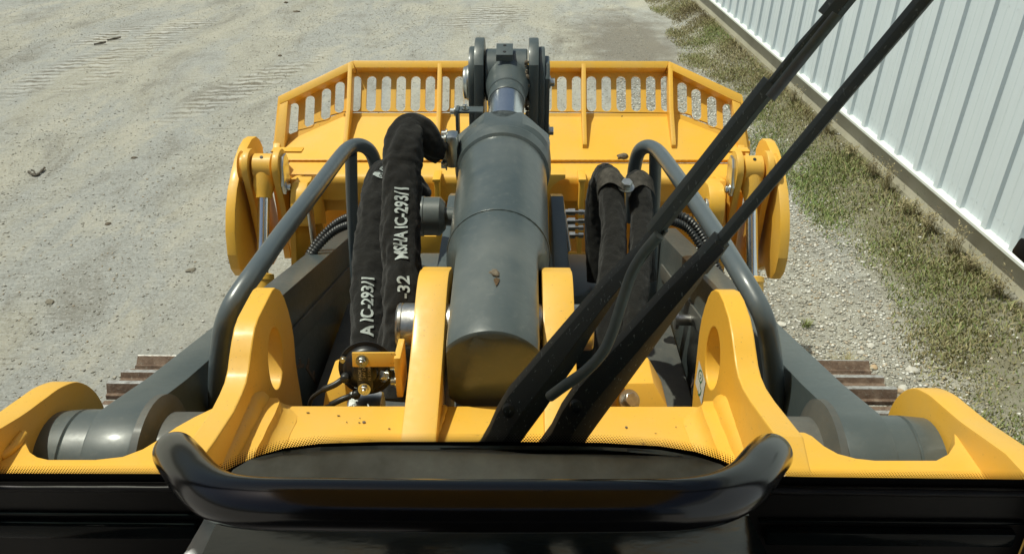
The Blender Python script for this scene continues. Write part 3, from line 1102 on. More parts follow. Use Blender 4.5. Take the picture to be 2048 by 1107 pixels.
# pivot ears around the lift arm trunnions
def ear(inner, Xin, Xout, lab):
    prof = prof_from_px(inner, Xin)
    return prism_x('pivot_ear', prof, Xin, Xout, YELLOW, FRAME, 0.004, lab)
EARP = [(1.02, 1.585), (1.10, 1.575)] + smooth2([(1.17, 1.553), (1.24, 1.531), (1.31, 1.514), (1.37, 1.498), (1.43, 1.466), (1.475, 1.405), (1.49, 1.33), (1.47, 1.25), (1.40, 1.19)], 5) + [(1.30, 1.16), (1.02, 1.16)]
prism_x('pivot_ear', EARP, -0.852, -0.905, YELLOW, FRAME, 0.005)
prism_x('pivot_ear', EARP, 0.858, 0.911, YELLOW, FRAME, 0.005)

g_ = random.Random(5)
bm = bmesh.new()
for k in range(46):
    if k < 20:
        p = at_z(g_.choice([640, 700, 560, 760, 1440, 1300, 1360, 800]) + g_.gauss(0, 22), g_.uniform(822, 925), DECK + 0.002)
    else:
        p = Vector((g_.uniform(-0.36, 0.36), g_.uniform(1.0, 1.29), DECK + 0.002))
    t_ = bmesh.new()
    bmesh.ops.create_icosphere(t_, subdivisions=1, radius=g_.uniform(0.0010, 0.0024))
    bmesh.ops.scale(t_, vec=(g_.uniform(0.6, 2.2), g_.uniform(0.6, 1.6), 0.6), verts=t_.verts)
    bmesh.ops.translate(t_, vec=p, verts=t_.verts)
    merge(bm, t_)
o = from_bm('mud_crumbs', bm, MUD, FRAME, 60)
o['kind'] = 'stuff'

# ------------------------------------------------------------------ lift arms
HUB = (1.285, 1.368)
def build_arm(s):
    hub = []
    for i in range(13):
        a = math.radians(74 + i * 14)
        hub.append((HUB[0] + 0.122 * math.cos(a), HUB[1] + 0.122 * math.sin(a)))
    prof = [(3.46, 0.866), (2.4, 1.168), (1.50, 1.425)] + hub + [(1.40, 0.98), (2.6, 0.55), (3.05, 0.42), (3.35, 0.40), (3.5, 0.55)]
    xo, xi = s * 0.752, s * 0.662
    arm = prism_x('lift_arm', prof, xo, xi, GREY, LO, 0.004)
    lathe('trunnion', Vector((s * 0.852, HUB[0] + 0.005, HUB[1])), Vector((-s, 0, 0)), [(0, 0.104), (0.045, 0.108), (0.048, 0.104), (0.052, 0.108), (0.10, 0.108)], GREY, arm, 40)
    lathe('trunnion_boss', Vector((s * 0.66, HUB[0] + 0.012, HUB[1])), Vector((-s, 0, 0)), [(0, 0.135), (0.014, 0.135), (0.024, 0.118), (0.03, 0.100), (0.30, 0.100), (0.30, 0.09)], GREY_DUSTY, arm, 40)
    # inner stiffener along the web
    prism_x('web_stiffener', [(1.55, 1.27), (3.2, 0.82), (3.2, 0.76), (1.55, 1.20)], s * 0.661, s * 0.652, GREY_DUSTY, arm, 0.002)
    # thin end plate standing at the far end, with a bolt pin
    prism_x('end_plate', [(3.30, 0.885), (3.42, 0.852), (3.42, 0.45), (3.30, 0.45)], s * 0.661, s * 0.60, GREY, arm, 0.004)
    if s < 0:
        return arm
    bm = bmesh.new()
    add_lathe(bm, Vector((s * 0.66, 2.55, 0.94)), Vector((-s, 0, 0)), [(0, .02), (.05, .02), (.052, .035), (.062, .035), (.063, .03)], 20)
    from_bm('pin_stub', bm, STEEL, arm, 40)
    return arm
for s in (-1, 1):
    build_arm(s)
bm = bmesh.new()
add_box(bm, Vector((0, 2.62, 0.94)), (0.66, 0.32, 0.30), None, 0.03)
from_bm('cross_tube', bm, GREY, LO, 30)

# ------------------------------------------------------------------ tilt cylinder
AX0 = Vector((0.008, 1.774, 1.628))
AXD = Vector((0.006, 0.990, 0.139)).normalized()
def axp(y):
    return AX0 + AXD * ((y - AX0.y) / AXD.y)
def build_cyl():
    R = 0.115
    bm = bmesh.new()
    y0 = 1.325
    L_ = (2.20 - y0) / AXD.y
    prof = [(0, 0.100), (0.004, 0.106), (0.02, 0.110), (0.06, 0.1125), (0.12, 0.1142), (0.20, R), (0.46, R), (0.9, R), (L_ - 0.07, R), (L_ - 0.068, R)]
    full = []
    for a, b in zip(prof[:-1], prof[1:]):
        nn = max(1, int((b[0] - a[0]) / 0.02))
        full += [(a[0] + (b[0] - a[0]) * k / nn, a[1] + (b[1] - a[1]) * k / nn) for k in range(nn)]
    full.append(prof[-1])
    add_lathe(bm, axp(y0), AXD, full, 72)
    for v in bm.verts:
        t_ = min(1.0, max(0.0, (1.69 - v.co.y) / 0.09))
        lim = 0.116 - 0.029 * t_ * t_ * (3 - 2 * t_)
        if v.co.y < 1.69:
            v.co.x = max(AX0.x - lim, min(AX0.x + lim, v.co.x))
    cyl = from_bm('tilt_cylinder', bm, CYLP, LO, 35)
    # weld bead round the barrel
    bm = bmesh.new()
    q = axp(1.715)
    B = basis(AXD)
    path = [q + B @ Vector((0.1155 * math.cos(a), 0.1155 * math.sin(a), 0.01 * math.sin(a * 1.0))) for a in [2 * math.pi * i / 80 for i in range(81)]]
    Sweep(path, lambda s, th: 0.0022 * (1 + 0.3 * math.sin(s * 400)), 7).add(bm)
    from_bm('weld_bead', bm, CYLP, cyl, 60)
    # cylinder head: a faceted cast gland
    bm = bmesh.new()
    B = basis(AXD)
    c0 = axp(2.19)
    def ring(d, rx, rz, pw, drop=0.0):
        out = []
        for i in range(48):
            a = 2 * math.pi * i / 48
            ca, sa = math.cos(a), math.sin(a)
            rr = (abs(ca) ** pw + abs(sa) ** pw) ** (-1 / pw)
            if pw >= 3:
                k_ = (a + math.pi / 8) % (math.pi / 4) - math.pi / 8
                rr = 0.985 * math.cos(math.pi / 8) / math.cos(k_) * 1.04
            out.append(bm.verts.new(c0 + B @ Vector((rx * rr * ca, rz * rr * sa + drop, d))))
        return out
    rs = [ring(-0.120, 0.1155, 0.1155, 2.0), ring(-0.115, 0.122, 0.122, 2.0), ring(-0.085, 0.127, 0.127, 2.0), ring(-0.078, 0.124, 0.124, 2.1), ring(-0.058, 0.127, 0.124, 2.4), ring(-0.030, 0.131, 0.124, 3.0), ring(0.025, 0.128, 0.116, 3.6), ring(0.045, 0.112, 0.102, 3.8), ring(0.05, 0.104, 0.094, 3.8)]
    for a, b in zip(rs[:-1], rs[1:]):
        for i in range(48):
            j = (i + 1) % 48
            bm.faces.new((a[i], a[j], b[j], b[i]))
    bm.faces.new(list(reversed(rs[0])))
    bm.faces.new(rs[-1])
    from_bm('cylinder_head', bm, GREY, cyl, 18)
    lathe('gland_ring', axp(2.19), AXD, [(0.0, 0.1), (0.05, 0.082), (0.066, 0.078), (0.07, 0.06)], GREY, cyl, 40)
    lathe('piston_rod', axp(2.2), AXD, [(0, 0.053), (0.34, 0.053)], CHROME, cyl, 56)
    # rod eye: collar, neck, cross tube
    bm = bmesh.new()
    e = axp(2.71)
    add_lathe(bm, axp(2.50), AXD, [(0, 0.0545), (0.004, 0.0565), (0.05, 0.0565), (0.055, 0.052), (0.06, 0.0575), (0.09, 0.064), (0.16, 0.072), (0.21, 0.074)], 48)
    add_lathe(bm, Vector((-0.058, e.y, e.z)), Vector((1, 0, 0)), [(0, 0.078), (0.004, 0.082), (0.130, 0.082), (0.134, 0.078)], 48)
    re_ = from_bm('rod_eye', bm, GREY, cyl, 35)
    bm = bmesh.new()
    Rr = Matrix.Rotation(math.radians(14), 3, 'X')
    add_box(bm, Vector((0.004, e.y - 0.045, e.z + 0.092)), (0.052, 0.07, 0.006), Rr, 0.001)
    add_box(bm, Vector((0.004, e.y - 0.080, e.z + 0.076)), (0.052, 0.005, 0.022), Rr, 0.001)
    bt = from_bm('stop_tab', bm, GREY, cyl, 19)
    for dy in (-0.02, 0.02):
        lathe('tab_hole', Vector((0.004, e.y - 0.045 + dy, e.z + 0.0955 + dy * 0.25)), Vector((0, -0.24, 0.97)), [(0, 0.005), (0.0012, 0.005)], BLACK, cyl, 12)
    # port flange with its bolts on the left of the head
    p = at_t(905, 298, 2.22)
    bm = bmesh.new()
    add_box(bm, p + Vector((0.000, 0, 0)), (0.032, 0.062, 0.088), None, 0.012)
    add_box(bm, p + Vector((-0.018, 0, 0)), (0.022, 0.042, 0.066), None, 0.014)
    fl = from_bm('port_flange', bm, ZINC, cyl, 35)
    for dy, dz in ((-0.02, 0.033), (0.02, 0.033), (-0.02, -0.036)):
        bolt('flange_bolt', p + Vector((-0.014, dy, dz)), Vector((-1, 0, 0)), cyl, 0.010, 0.012)
    add = at_t(872, 300, 2.22)
    lathe('port_pipe', add, (p - add), [(0, 0.018), ((p - add).length, 0.018)], ZINC, cyl, 20)
    # lower port with hose flange, behind the sleeved hose
    q = at_t(850, 432, 2.42)
    lathe('port_flange', q + Vector((-0.028, 0, 0)), Vector((1, 0, 0)), [(0, 0.050), (0.012, 0.058), (0.026, 0.058), (0.028, 0.056), (0.072, 0.056), (0.086, 0.040)], GREY, cyl, 10)
    lathe('flange_cap', q + Vector((-0.044, 0, 0)), Vector((1, 0, 0)), [(0, 0.040), (0.006, 0.052), (0.018, 0.052)], STEEL, cyl, 28)
    r = at_t(925, 435, 2.42)
    lathe('port_pipe', q + Vector((0.03, 0, 0)), (r - q), [(0, 0.026), (0.22, 0.026)], GREY, cyl, 20)
    # bracket with two bolts, left of the head
    p = at_t(915, 226, 2.42)
    bm = bmesh.new()
    add_box(bm, p + Vector((0, 0.0, -0.045)), (0.009, 0.05, 0.12), None, 0.002)
    add_box(bm, p + Vector((0.035, 0.01, 0.006)), (0.075, 0.05, 0.007), None, 0.002)
    from_bm('angle_bracket', bm, GREY, cyl, 19)
    bolt('bracket_bolt', p + Vector((-0.006, 0, 0.005)), Vector((-1, 0, 0)), cyl, 0.009, 0.012)
    bolt('bracket_bolt', p + Vector((0.022, 0.0, 0.012)), Vector((0, 0, 1)), cyl, 0.007, 0.009)
    return cyl
CYL = build_cyl()

# ------------------------------------------------------------------ tilt lever
def build_lever():
    e = axp(2.71)
    bm = bmesh.new()
    head = []
    for i in range(11):
        a = math.radians(150 - i * 15)
        head.append((e.y + 0.015 + 0.115 * math.cos(a), e.z - 0.005 + 0.118 * math.sin(a)))
    prof = [(2.60, 1.20), (2.605, 1.55), (2.61, 1.70)] + head + [(2.86, 1.5), (2.90, 1.0), (2.88, 0.72), (2.66, 0.72)]
    xs = ((-0.061, -0.091), (0.080, 0.111))
    lev = None
    for k, (a, b) in enumerate(xs):
        o = prism_x('tilt_lever' if k == 0 else 'lever_plate', prof, a, b, GREY, LO if k == 0 else lev, 0.004)
        lev = lev or o
    side = [(e.y - 0.10, e.z - 0.30)] + [(e.y + 0.012 + 0.095 * math.cos(math.radians(a)), e.z - 0.012 + 0.098 * math.sin(math.radians(a))) for a in range(180, -31, -15)] + [(e.y + 0.06, e.z - 0.34)]
    prism_x('boss_plate', side, -0.0912, -0.110, GREY, lev, 0.004)
    prism_x('boss_plate', side, 0.1112, 0.131, GREY, lev, 0.004)
    lathe('pin_cap', Vector((-0.129, e.y - 0.02, e.z - 0.02)), Vector((1, 0, 0)), [(0, 0.045), (0.003, 0.050), (0.010, 0.052), (0.013, 0.055), (0.02, 0.055)], ZINC, lev, 40)
    fl = [(e.y - 0.085, e.z - 0.22), (e.y - 0.08, e.z + 0.01), (e.y - 0.05, e.z + 0.050), (e.y + 0.03, e.z + 0.055), (e.y + 0.07, e.z + 0.02), (e.y + 0.06, e.z - 0.24)]
    prism_x('pin_flange', fl, 0.1312, 0.146, GREY, lev, 0.003)
    for py in (150, 230):
        p = axp(2.655) + Vector((0, 0, -0.0 if py == 150 else -0.16))
        bolt('flange_bolt', Vector((0.146, p.y, p.z)), Vector((1, 0, 0)), lev, 0.014, 0.013)
    # mud caked in the right gap
    for k in range(26):
        t = k / 25
        lumpy = Vector((0.074 + random.uniform(-.004, .004), e.y - 0.085 + random.uniform(-.015, .03) - 0.015 * t, e.z + 0.065 - 0.20 * t))
        bm = bmesh.new()
        bmesh.ops.create_icosphere(bm, subdivisions=1, radius=random.uniform(0.004, 0.010))
        bmesh.ops.translate(bm, vec=lumpy, verts=bm.verts)
        from_bm('mud_crumb', bm, MUD, lev, 60)
    # pivot brackets on the cross tube
    for s, x0, x1 in ((-1, -0.150, -0.195), (1, 0.160, 0.205)):
        prism_x('pivot_bracket', [(2.82, 0.85), (2.84, 1.24), (2.80, 1.31), (2.72, 1.335), (2.10, 1.285), (2.02, 1.2), (2.2, 0.9), (2.5, 0.8)], x0, x1, GREY, lev, 0.006)
    return lev
LEVER = build_lever()

# ------------------------------------------------------------------ hoses
CAMDIR = (CAM - Vector((-0.25, 2.0, 1.55))).normalized()
def fold(seed, r, amt, cuff_at=0):
    def f(s, th):
        n = 1.15 * mnoise.noise((math.cos(th) * 1.3 + seed, math.sin(th) * 1.3, s * 9.0)) + 0.8 * mnoise.noise((math.cos(th) * 2.2, math.sin(th) * 2.2 + seed, s * 24.0 + 1.5 * math.sin(th + seed))) + 0.4 * mnoise.noise((math.cos(th) * 3.5, math.sin(th) * 3.5 + seed, s * 60.0))
        seam = 0.05 * math.exp(-((th - 4.2) / 0.16) ** 2)
        cuff = 0.10 / (1 + math.exp((s - cuff_at) / 0.0022)) if cuff_at else 0.0
        u = min(1.0, s / 0.24)
        slim = (0.66 + 0.34 * u * u * (3 - 2 * u)) if cuff_at else 1.0
        return r * slim * (1 + amt * n + seam + cuff)
    return f
def hose(name, pts, r, seed, amt, mname=None, parent=LO, label=None, seg=48, step=0.004, cuff_at=0):
    path = resample(catmull([at_t(*p) for p in pts], 10), step)
    sw = Sweep(path, fold(seed, r, amt, cuff_at), seg, CAMDIR)
    bm = bmesh.new()
    sw.add(bm)
    return from_bm(name, bm, mname or SLEEVE, parent, 70, label), sw

def hose_text(parent, sw, s, size, s_start, th0, bold=0.0, sign=-1, m=PRINT, name='printed_lettering', xs=1.0):
    """letters run towards lower path lengths (up the hose); their tops point left"""
    bm = text_mesh(s, size, bold)
    for _ in range(3):
        bmesh.ops.subdivide_edges(bm, edges=[e for e in bm.edges if e.calc_length() > 0.005], cuts=1, use_grid_fill=False)
        bmesh.ops.triangulate(bm, faces=bm.faces)
    r = sw.rad(s_start, th0)
    for v in bm.verts:
        v.co = sw.point(s_start - v.co.x * xs, th0 + sign * v.co.y / r, 0.0032 if m is not FRIT else 0.0042)
    return from_bm(name, bm, m, parent, 0)

h1, sw1 = hose('hydraulic_hose', [(881, 301, 2.20), (864, 293, 2.185), (848, 270, 2.17), (822, 259, 2.15), (808, 285, 2.12), (804, 340, 2.09), (801, 420, 2.05), (801, 500, 2.01), (805, 580, 1.96), (800, 680, 1.93), (790, 800, 1.90)], 0.0455, 1.3, 0.17, cuff_at=0.225, label='sleeved hose reading MSHA IC-293/1, bent over to the cylinder')
h2, sw2 = hose('hydraulic_hose', [(840, 395, 2.62), (800, 352, 2.56), (768, 350, 2.48), (755, 385, 2.42), (748, 440, 2.36), (740, 520, 2.28), (736, 600, 2.20), (736, 690, 2.12), (740, 790, 2.05)], 0.0435, 4.7, 0.13, label='sleeved hose with white lettering, outermost on the left')

def s_of(sw, px, py):
    """path length where the hose passes nearest the ray of a pixel"""
    d = ray(px, py).normalized()
    best = min(range(len(sw.P)), key=lambda i: ((sw.P[i] - CAM) - d * (sw.P[i] - CAM).dot(d)).length)
    return sw.S[best]
sM, s1 = s_of(sw1, 801, 540), s_of(sw1, 801, 368)
hose_text(h1, sw1, 'MSHA IC-293/1', 0.040, sM, -0.34, 0.0006, 1, xs=(sM - s1) / 0.295)
hose_text(h1, sw1, '-32', 0.036, s_of(sw1, 803, 606), -0.34, 0.0004, 1)
sA, sB = s_of(sw2, 735, 690), s_of(sw2, 738, 550)
hose_text(h2, sw2, 'A IC-293/1', 0.040, sA, -0.34, 0.0006, 1, xs=(sA - sB) / 0.215)
# white oval mark and two letters at the top of the outer hose
bm = bmesh.new()
sO = s_of(sw2, 758, 372)
ringv = [bm.verts.new(sw2.point(sO + 0.011 * math.cos(a), 0.05 + 0.42 * math.sin(a), 0.0030)) for a in [2 * math.pi * i / 20 for i in range(20)]]
bm.faces.new(ringv)
from_bm('printed_oval', bm, PRINT, h2, 0)
hose_text(h2, sw2, 'oe', 0.018, sO + 0.008, -0.12, 0.0, 1, m=FRIT)
hose_text(h2, sw2, 'DH', 0.026, sO - 0.016, -0.25, 0.0006, 1)

h3, sw3 = hose('hydraulic_hose', [(1196, 560, 2.85), (1192, 450, 2.80), (1200, 375, 2.72), (1212, 352, 2.58), (1220, 372, 2.50), (1226, 430, 2.44), (1226, 520, 2.34), (1216, 610, 2.24), (1215, 720, 2.16), (1225, 820, 2.10)], 0.0365, 7.9, 0.12, label='dusty sleeved hose nearest the cylinder under the strap')
h4, sw4 = hose('hydraulic_hose', [(1292, 560, 2.85), (1286, 450, 2.80), (1278, 385, 2.72), (1272, 362, 2.60), (1278, 382, 2.52), (1284, 440, 2.46), (1280, 520, 2.36), (1268, 610, 2.26), (1258, 720, 2.16), (1258, 820, 2.10)], 0.0335, 2.2, 0.12, label='dusty sleeved hose beside the grey rail under the strap')
# rubber strap over both hoses, one bolt between
def strap_path():
    pts = [(1194, 392, 2.53), (1197, 366, 2.485), (1218, 352, 2.46), (1240, 362, 2.45), (1252, 374, 2.45), (1264, 366, 2.47), (1285, 357, 2.50), (1306, 374, 2.53), (1311, 400, 2.58)]
    return resample(catmull([at_t(*p) for p in pts], 8), 0.006)
bm = bmesh.new()
P = strap_path()
rows = []
for p in P:
    rows.append([bm.verts.new(p + Vector((0, -0.028 + 0.056 * k, 0.024 * k - 0.012)) + Vector((0, 0, 0.004))) for k in (0, 0.5, 1)])
for a, b in zip(rows[:-1], rows[1:]):
    for k in range(2):
        bm.faces.new((a[k], a[k + 1], b[k + 1], b[k]))
bmesh.ops.solidify(bm, geom=bm.faces[:], thickness=0.008)
sp = from_bm('hose_strap', bm, STRAP, LO, 50)
bolt('strap_bolt', at_t(1252, 374, 2.445), Vector((0.05, -0.35, 0.93)), sp, 0.0165, 0.019)

# corrugated conduits
def conduit(pts, r=0.014):
    path = resample(catmull([at_t(*p) for p in pts], 12), 0.003)
    return tube('corrugated_conduit', path, lambda s, th: r * (1 + 0.13 * math.copysign(min(1, abs(math.sin(s * 520)) * 1.6), math.sin(s * 520))), CONDUIT, LO, 12)
conduit([(600, 545, 3.25), (628, 492, 3.25), (665, 452, 3.25), (700, 433, 3.2), (740, 427, 3.1), (790, 430, 2.9)])
conduit([(598, 560, 3.2), (626, 506, 3.2), (664, 466, 3.2), (700, 449, 3.15), (745, 443, 3.05), (790, 450, 2.9)])
conduit([(1310, 424, 3.0), (1345, 427, 3.1), (1375, 438, 3.1), (1400, 465, 3.1), (1420, 505, 3.1), (1445, 560, 3.1)], 0.016)
conduit([(1310, 440, 3.0), (1345, 443, 3.05), (1372, 455, 3.08), (1395, 482, 3.08), (1414, 520, 3.08), (1436, 575, 3.08)], 0.014)

# fittings on the right of the lever
bm = bmesh.new()
for py, n in ((424, 0), (442, 1), (455, 2), (470, 3)):
    p = at_t(1128, py, 2.95)
    q = at_t(1166 if n < 2 else 1145, py, 2.95)
    d = (q - p)
    add_lathe(bm, p, d, [(0, 0.011), (0.02, 0.011)], 6)
    add_lathe(bm, p + d.normalized() * 0.014, d, [(0, 0.0135), (0.024, 0.0135)], 6)
    add_lathe(bm, p + d.normalized() * 0.038, d, [(0, 0.006), (0.012, 0.006), (0.012, 0.010), (0.028, 0.010), (0.028, 0.008), (d.length, 0.008)], 12)
from_bm('hose_fitting', bm, ZINC, LEVER, 30)
bm = bmesh.new()
add_extrude(bm, [at_t(1121, 412, 2.9), at_t(1127, 408, 2.9), at_t(1142, 500, 2.75), at_t(1135, 505, 2.75)], Vector((0.004, 0.05, -0.01)), 0.001)
from_bm('fitting_plate', bm, ZINC, LEVER, 30)

# ------------------------------------------------------------------ guard rails on the arms
def rail(side, loop, post):
    path = resample(catmull([at_t(*p) for p in loop], 14), 0.010)
    o = tube('guard_rail', path, 0.0225, TUBEP, LO, 22)
    p2 = resample(catmull([at_t(*p) for p in post], 8), 0.02)
    tube('rail_post', p2, 0.020, TUBEP, o, 20)
    return o
rail(-1, [(438, 840, 1.98), (436, 790, 1.94), (438, 735, 1.90), (445, 670, 1.86), (456, 630, 1.84), (474, 594, 1.85), (512, 540, 1.91), (570, 459, 2.10), (632, 378, 2.36), (680, 314, 2.62), (698, 296, 2.70), (718, 290, 2.74), (738, 300, 2.78), (750, 325, 2.82), (757, 370, 2.88), (762, 440, 2.98)],
     [(702, 306, 2.72), (704, 400, 2.86), (709, 500, 3.0), (714, 580, 3.08)])
rail(1, [(1547, 850, 1.98), (1549, 790, 1.94), (1546, 735, 1.90), (1537, 672, 1.86), (1527, 634, 1.84), (1510, 598, 1.85), (1476, 540, 1.91), (1427, 459, 2.10), (1372, 378, 2.36), (1326, 314, 2.62), (1310, 298, 2.70), (1294, 293, 2.74), (1279, 302, 2.78), (1271, 325, 2.82), (1266, 365, 2.88), (1262, 440, 2.98)],
     [(1311, 306, 2.72), (1309, 400, 2.86), (1305, 500, 3.0), (1302, 580, 3.08)])

# ------------------------------------------------------------------ horn and small brackets on the frame
def build_horn():
    c = at_t(731, 742, 1.66)
    d = (CAM - c).normalized()
    d = Vector((0.03, -0.975, 0.22)).normalized()
    horn = lathe('horn', c - d * 0.03, d, [(0, 0.044), (0.006, 0.054), (0.012, 0.056), (0.014, 0.0555), (0.0145, 0.047), (0.022, 0.045), (0.028, 0.040), (0.032, 0.026), (0.040, 0.0235), (0.041, 0.021)], HORN, LO, 48)
    B = basis(d)
    u = Vector((1, 0, 0)) - d * d.x
    u.normalize()
    v = d.cross(u)
    if v.z < 0:
        v = -v
    def hp(a, b, h):
        return c + u * a + v * b + d * h
    # dark name strap with dull lettering
    bm = bmesh.new()
    add_extrude(bm, [hp(-0.014, -0.036, 0.0125), hp(0.016, -0.036, 0.0125), hp(0.016, 0.036, 0.0125), hp(-0.014, 0.036, 0.0125)], d * 0.003, 0.0005)
    from_bm('horn_strap', bm, HORN, horn, 19)
    Rm = Matrix((v, -u, d)).transposed()
    for s, a, b, sz in (('MADE IN', -0.0055, -0.012, 0.0085), ('24V DC', 0.0025, -0.008, 0.0085), ('L', 0.0025, -0.022, 0.010), ('N 31500011', 0.0125, -0.012, 0.0080)):
        bm = text_mesh(s, sz, 0.0)
        for q in bm.verts:
            q.co = hp(a, b, 0.0162) + Rm @ q.co
        from_bm('printed_lettering', bm, GOLD, horn, 0)
    for a, b in ((-0.001, 0.033), (-0.001, -0.030)):
        bolt('horn_nut', hp(a, b, 0.0158 + (0.011 if b > 0 else 0)), d, horn, 0.0085, 0.006, stud=0.006)
    bolt('horn_screw', hp(-0.044, 0.020, -0.013), d, horn, 0.005, 0.004)
    bolt('horn_screw', hp(0.036, -0.010, -0.002), Vector((-.5, -.6, .6)), horn, 0.009, 0.008)
    # yellow bracket from the clevis plate
    bm = bmesh.new()
    t = 1.64
    tl, tr, br, bl = (hp(-0.020, 0.049, 0.0215), hp(0.062, 0.049, 0.0215), hp(0.062, 0.020, 0.0215), hp(-0.020, 0.020, 0.0215))
    add_extrude(bm, [tl, tr, br, bl], d * 0.006, 0.0015)
    q = hp(0.068, 0.004, -0.008)
    add_box(bm, q, (0.013, 0.070, 0.092), None, 0.003)
    from_bm('horn_bracket', bm, YELLOW, horn, 19)
    for b in (0.012, -0.020):
        bolt('bracket_bolt', hp(0.061, b, 0.004), -u, horn, 0.0085, 0.009)
    # wires
    bm = bmesh.new()
    Sweep(resample(catmull([hp(-0.040, -0.012, 0.0), hp(-0.058, -0.022, 0.012), hp(-0.085, -0.035, 0.012), hp(-0.11, -0.06, 0.0), hp(-0.12, -0.10, -0.02)], 8), 0.004), lambda s, th: 0.0062 if s < 0.05 else 0.0042, 10).add(bm)
    Sweep(resample(catmull([hp(-0.020, -0.047, 0.004), hp(-0.045, -0.052, 0.014), hp(-0.07, -0.065, 0.012), hp(-0.10, -0.085, -0.01)], 8), 0.004), lambda s, th: 0.006 if 0.01 < s < 0.055 else 0.003, 10).add(bm)
    for a, b in ((-0.040, -0.012), (-0.020, -0.047)):
        add_lathe(bm, hp(a, b, -0.004), d, [(0, 0.009), (0.014, 0.009), (0.017, 0.006)], 16)
    from_bm('horn_lead', bm, CONDUIT, horn, 50)
    # hexagon base below
    p = at_t(735, 822, 1.72)
    lathe('grease_block', p, Vector((0, -0.25, 0.97)), [(0, 0.040), (0.035, 0.040), (0.038, 0.036)], ZINC, horn, 6)
build_horn()
for pts, t in (([(652, 772), (690, 765), (700, 850), (640, 850)], 1.78), ([(1238, 766), (1308, 765), (1336, 815), (1336, 850), (1226, 850)], 1.80)):
    bm = bmesh.new()
    add_extrude(bm, [at_t(a, b, t) for a, b in pts], Vector((0, 0.10, 0.0)), 0.006)
    from_bm('frame_block', bm, YELLOW, FRAME, 19)
bolt('frame_bolt', at_t(1258, 800, 1.76), Vector((0.3, -0.7, 0.65)), FRAME, 0.016, 0.014, STEEL)

# sticker on the right lug: white diamond with a green hook sign
def sticker():
    X = 0.4388
    dia = [(1398, 719), (1411, 763), (1403, 808), (1390.5, 765)]
    bm = bmesh.new()
    bm.faces.new([bm.verts.new(at_x(a, b, X)) for a, b in dia])
    st = from_bm('lift_point_sticker', bm, STICKER, RLUG, 0)
    def stroke(pts, r):
        bm = bmesh.new()
        path = catmull([at_x(a, b, X - 0.0004) for a, b in pts], 6)
        for p0, p1 in zip(path[:-1], path[1:]):
            t = (p1 - p0).normalized()
            nn = Vector((1, 0, 0)).cross(t).normalized() * r
            bm.faces.new([bm.verts.new(q) for q in (p0 - nn, p1 - nn, p1 + nn, p0 + nn)])
        from_bm('hook_symbol', bm, GREEN, st, 0)
    stroke([(1403, 742), (1399.5, 740), (1397, 748), (1398.5, 760), (1402, 764), (1405, 756), (1404, 745), (1402, 741)], 0.0016)
    stroke([(1401, 762), (1400, 772), (1402, 780), (1400, 788), (1396.5, 788), (1396, 779)], 0.0022)
    stroke([(1400, 748), (1402.5, 752), (1399.5, 757)], 0.0012)
sticker()

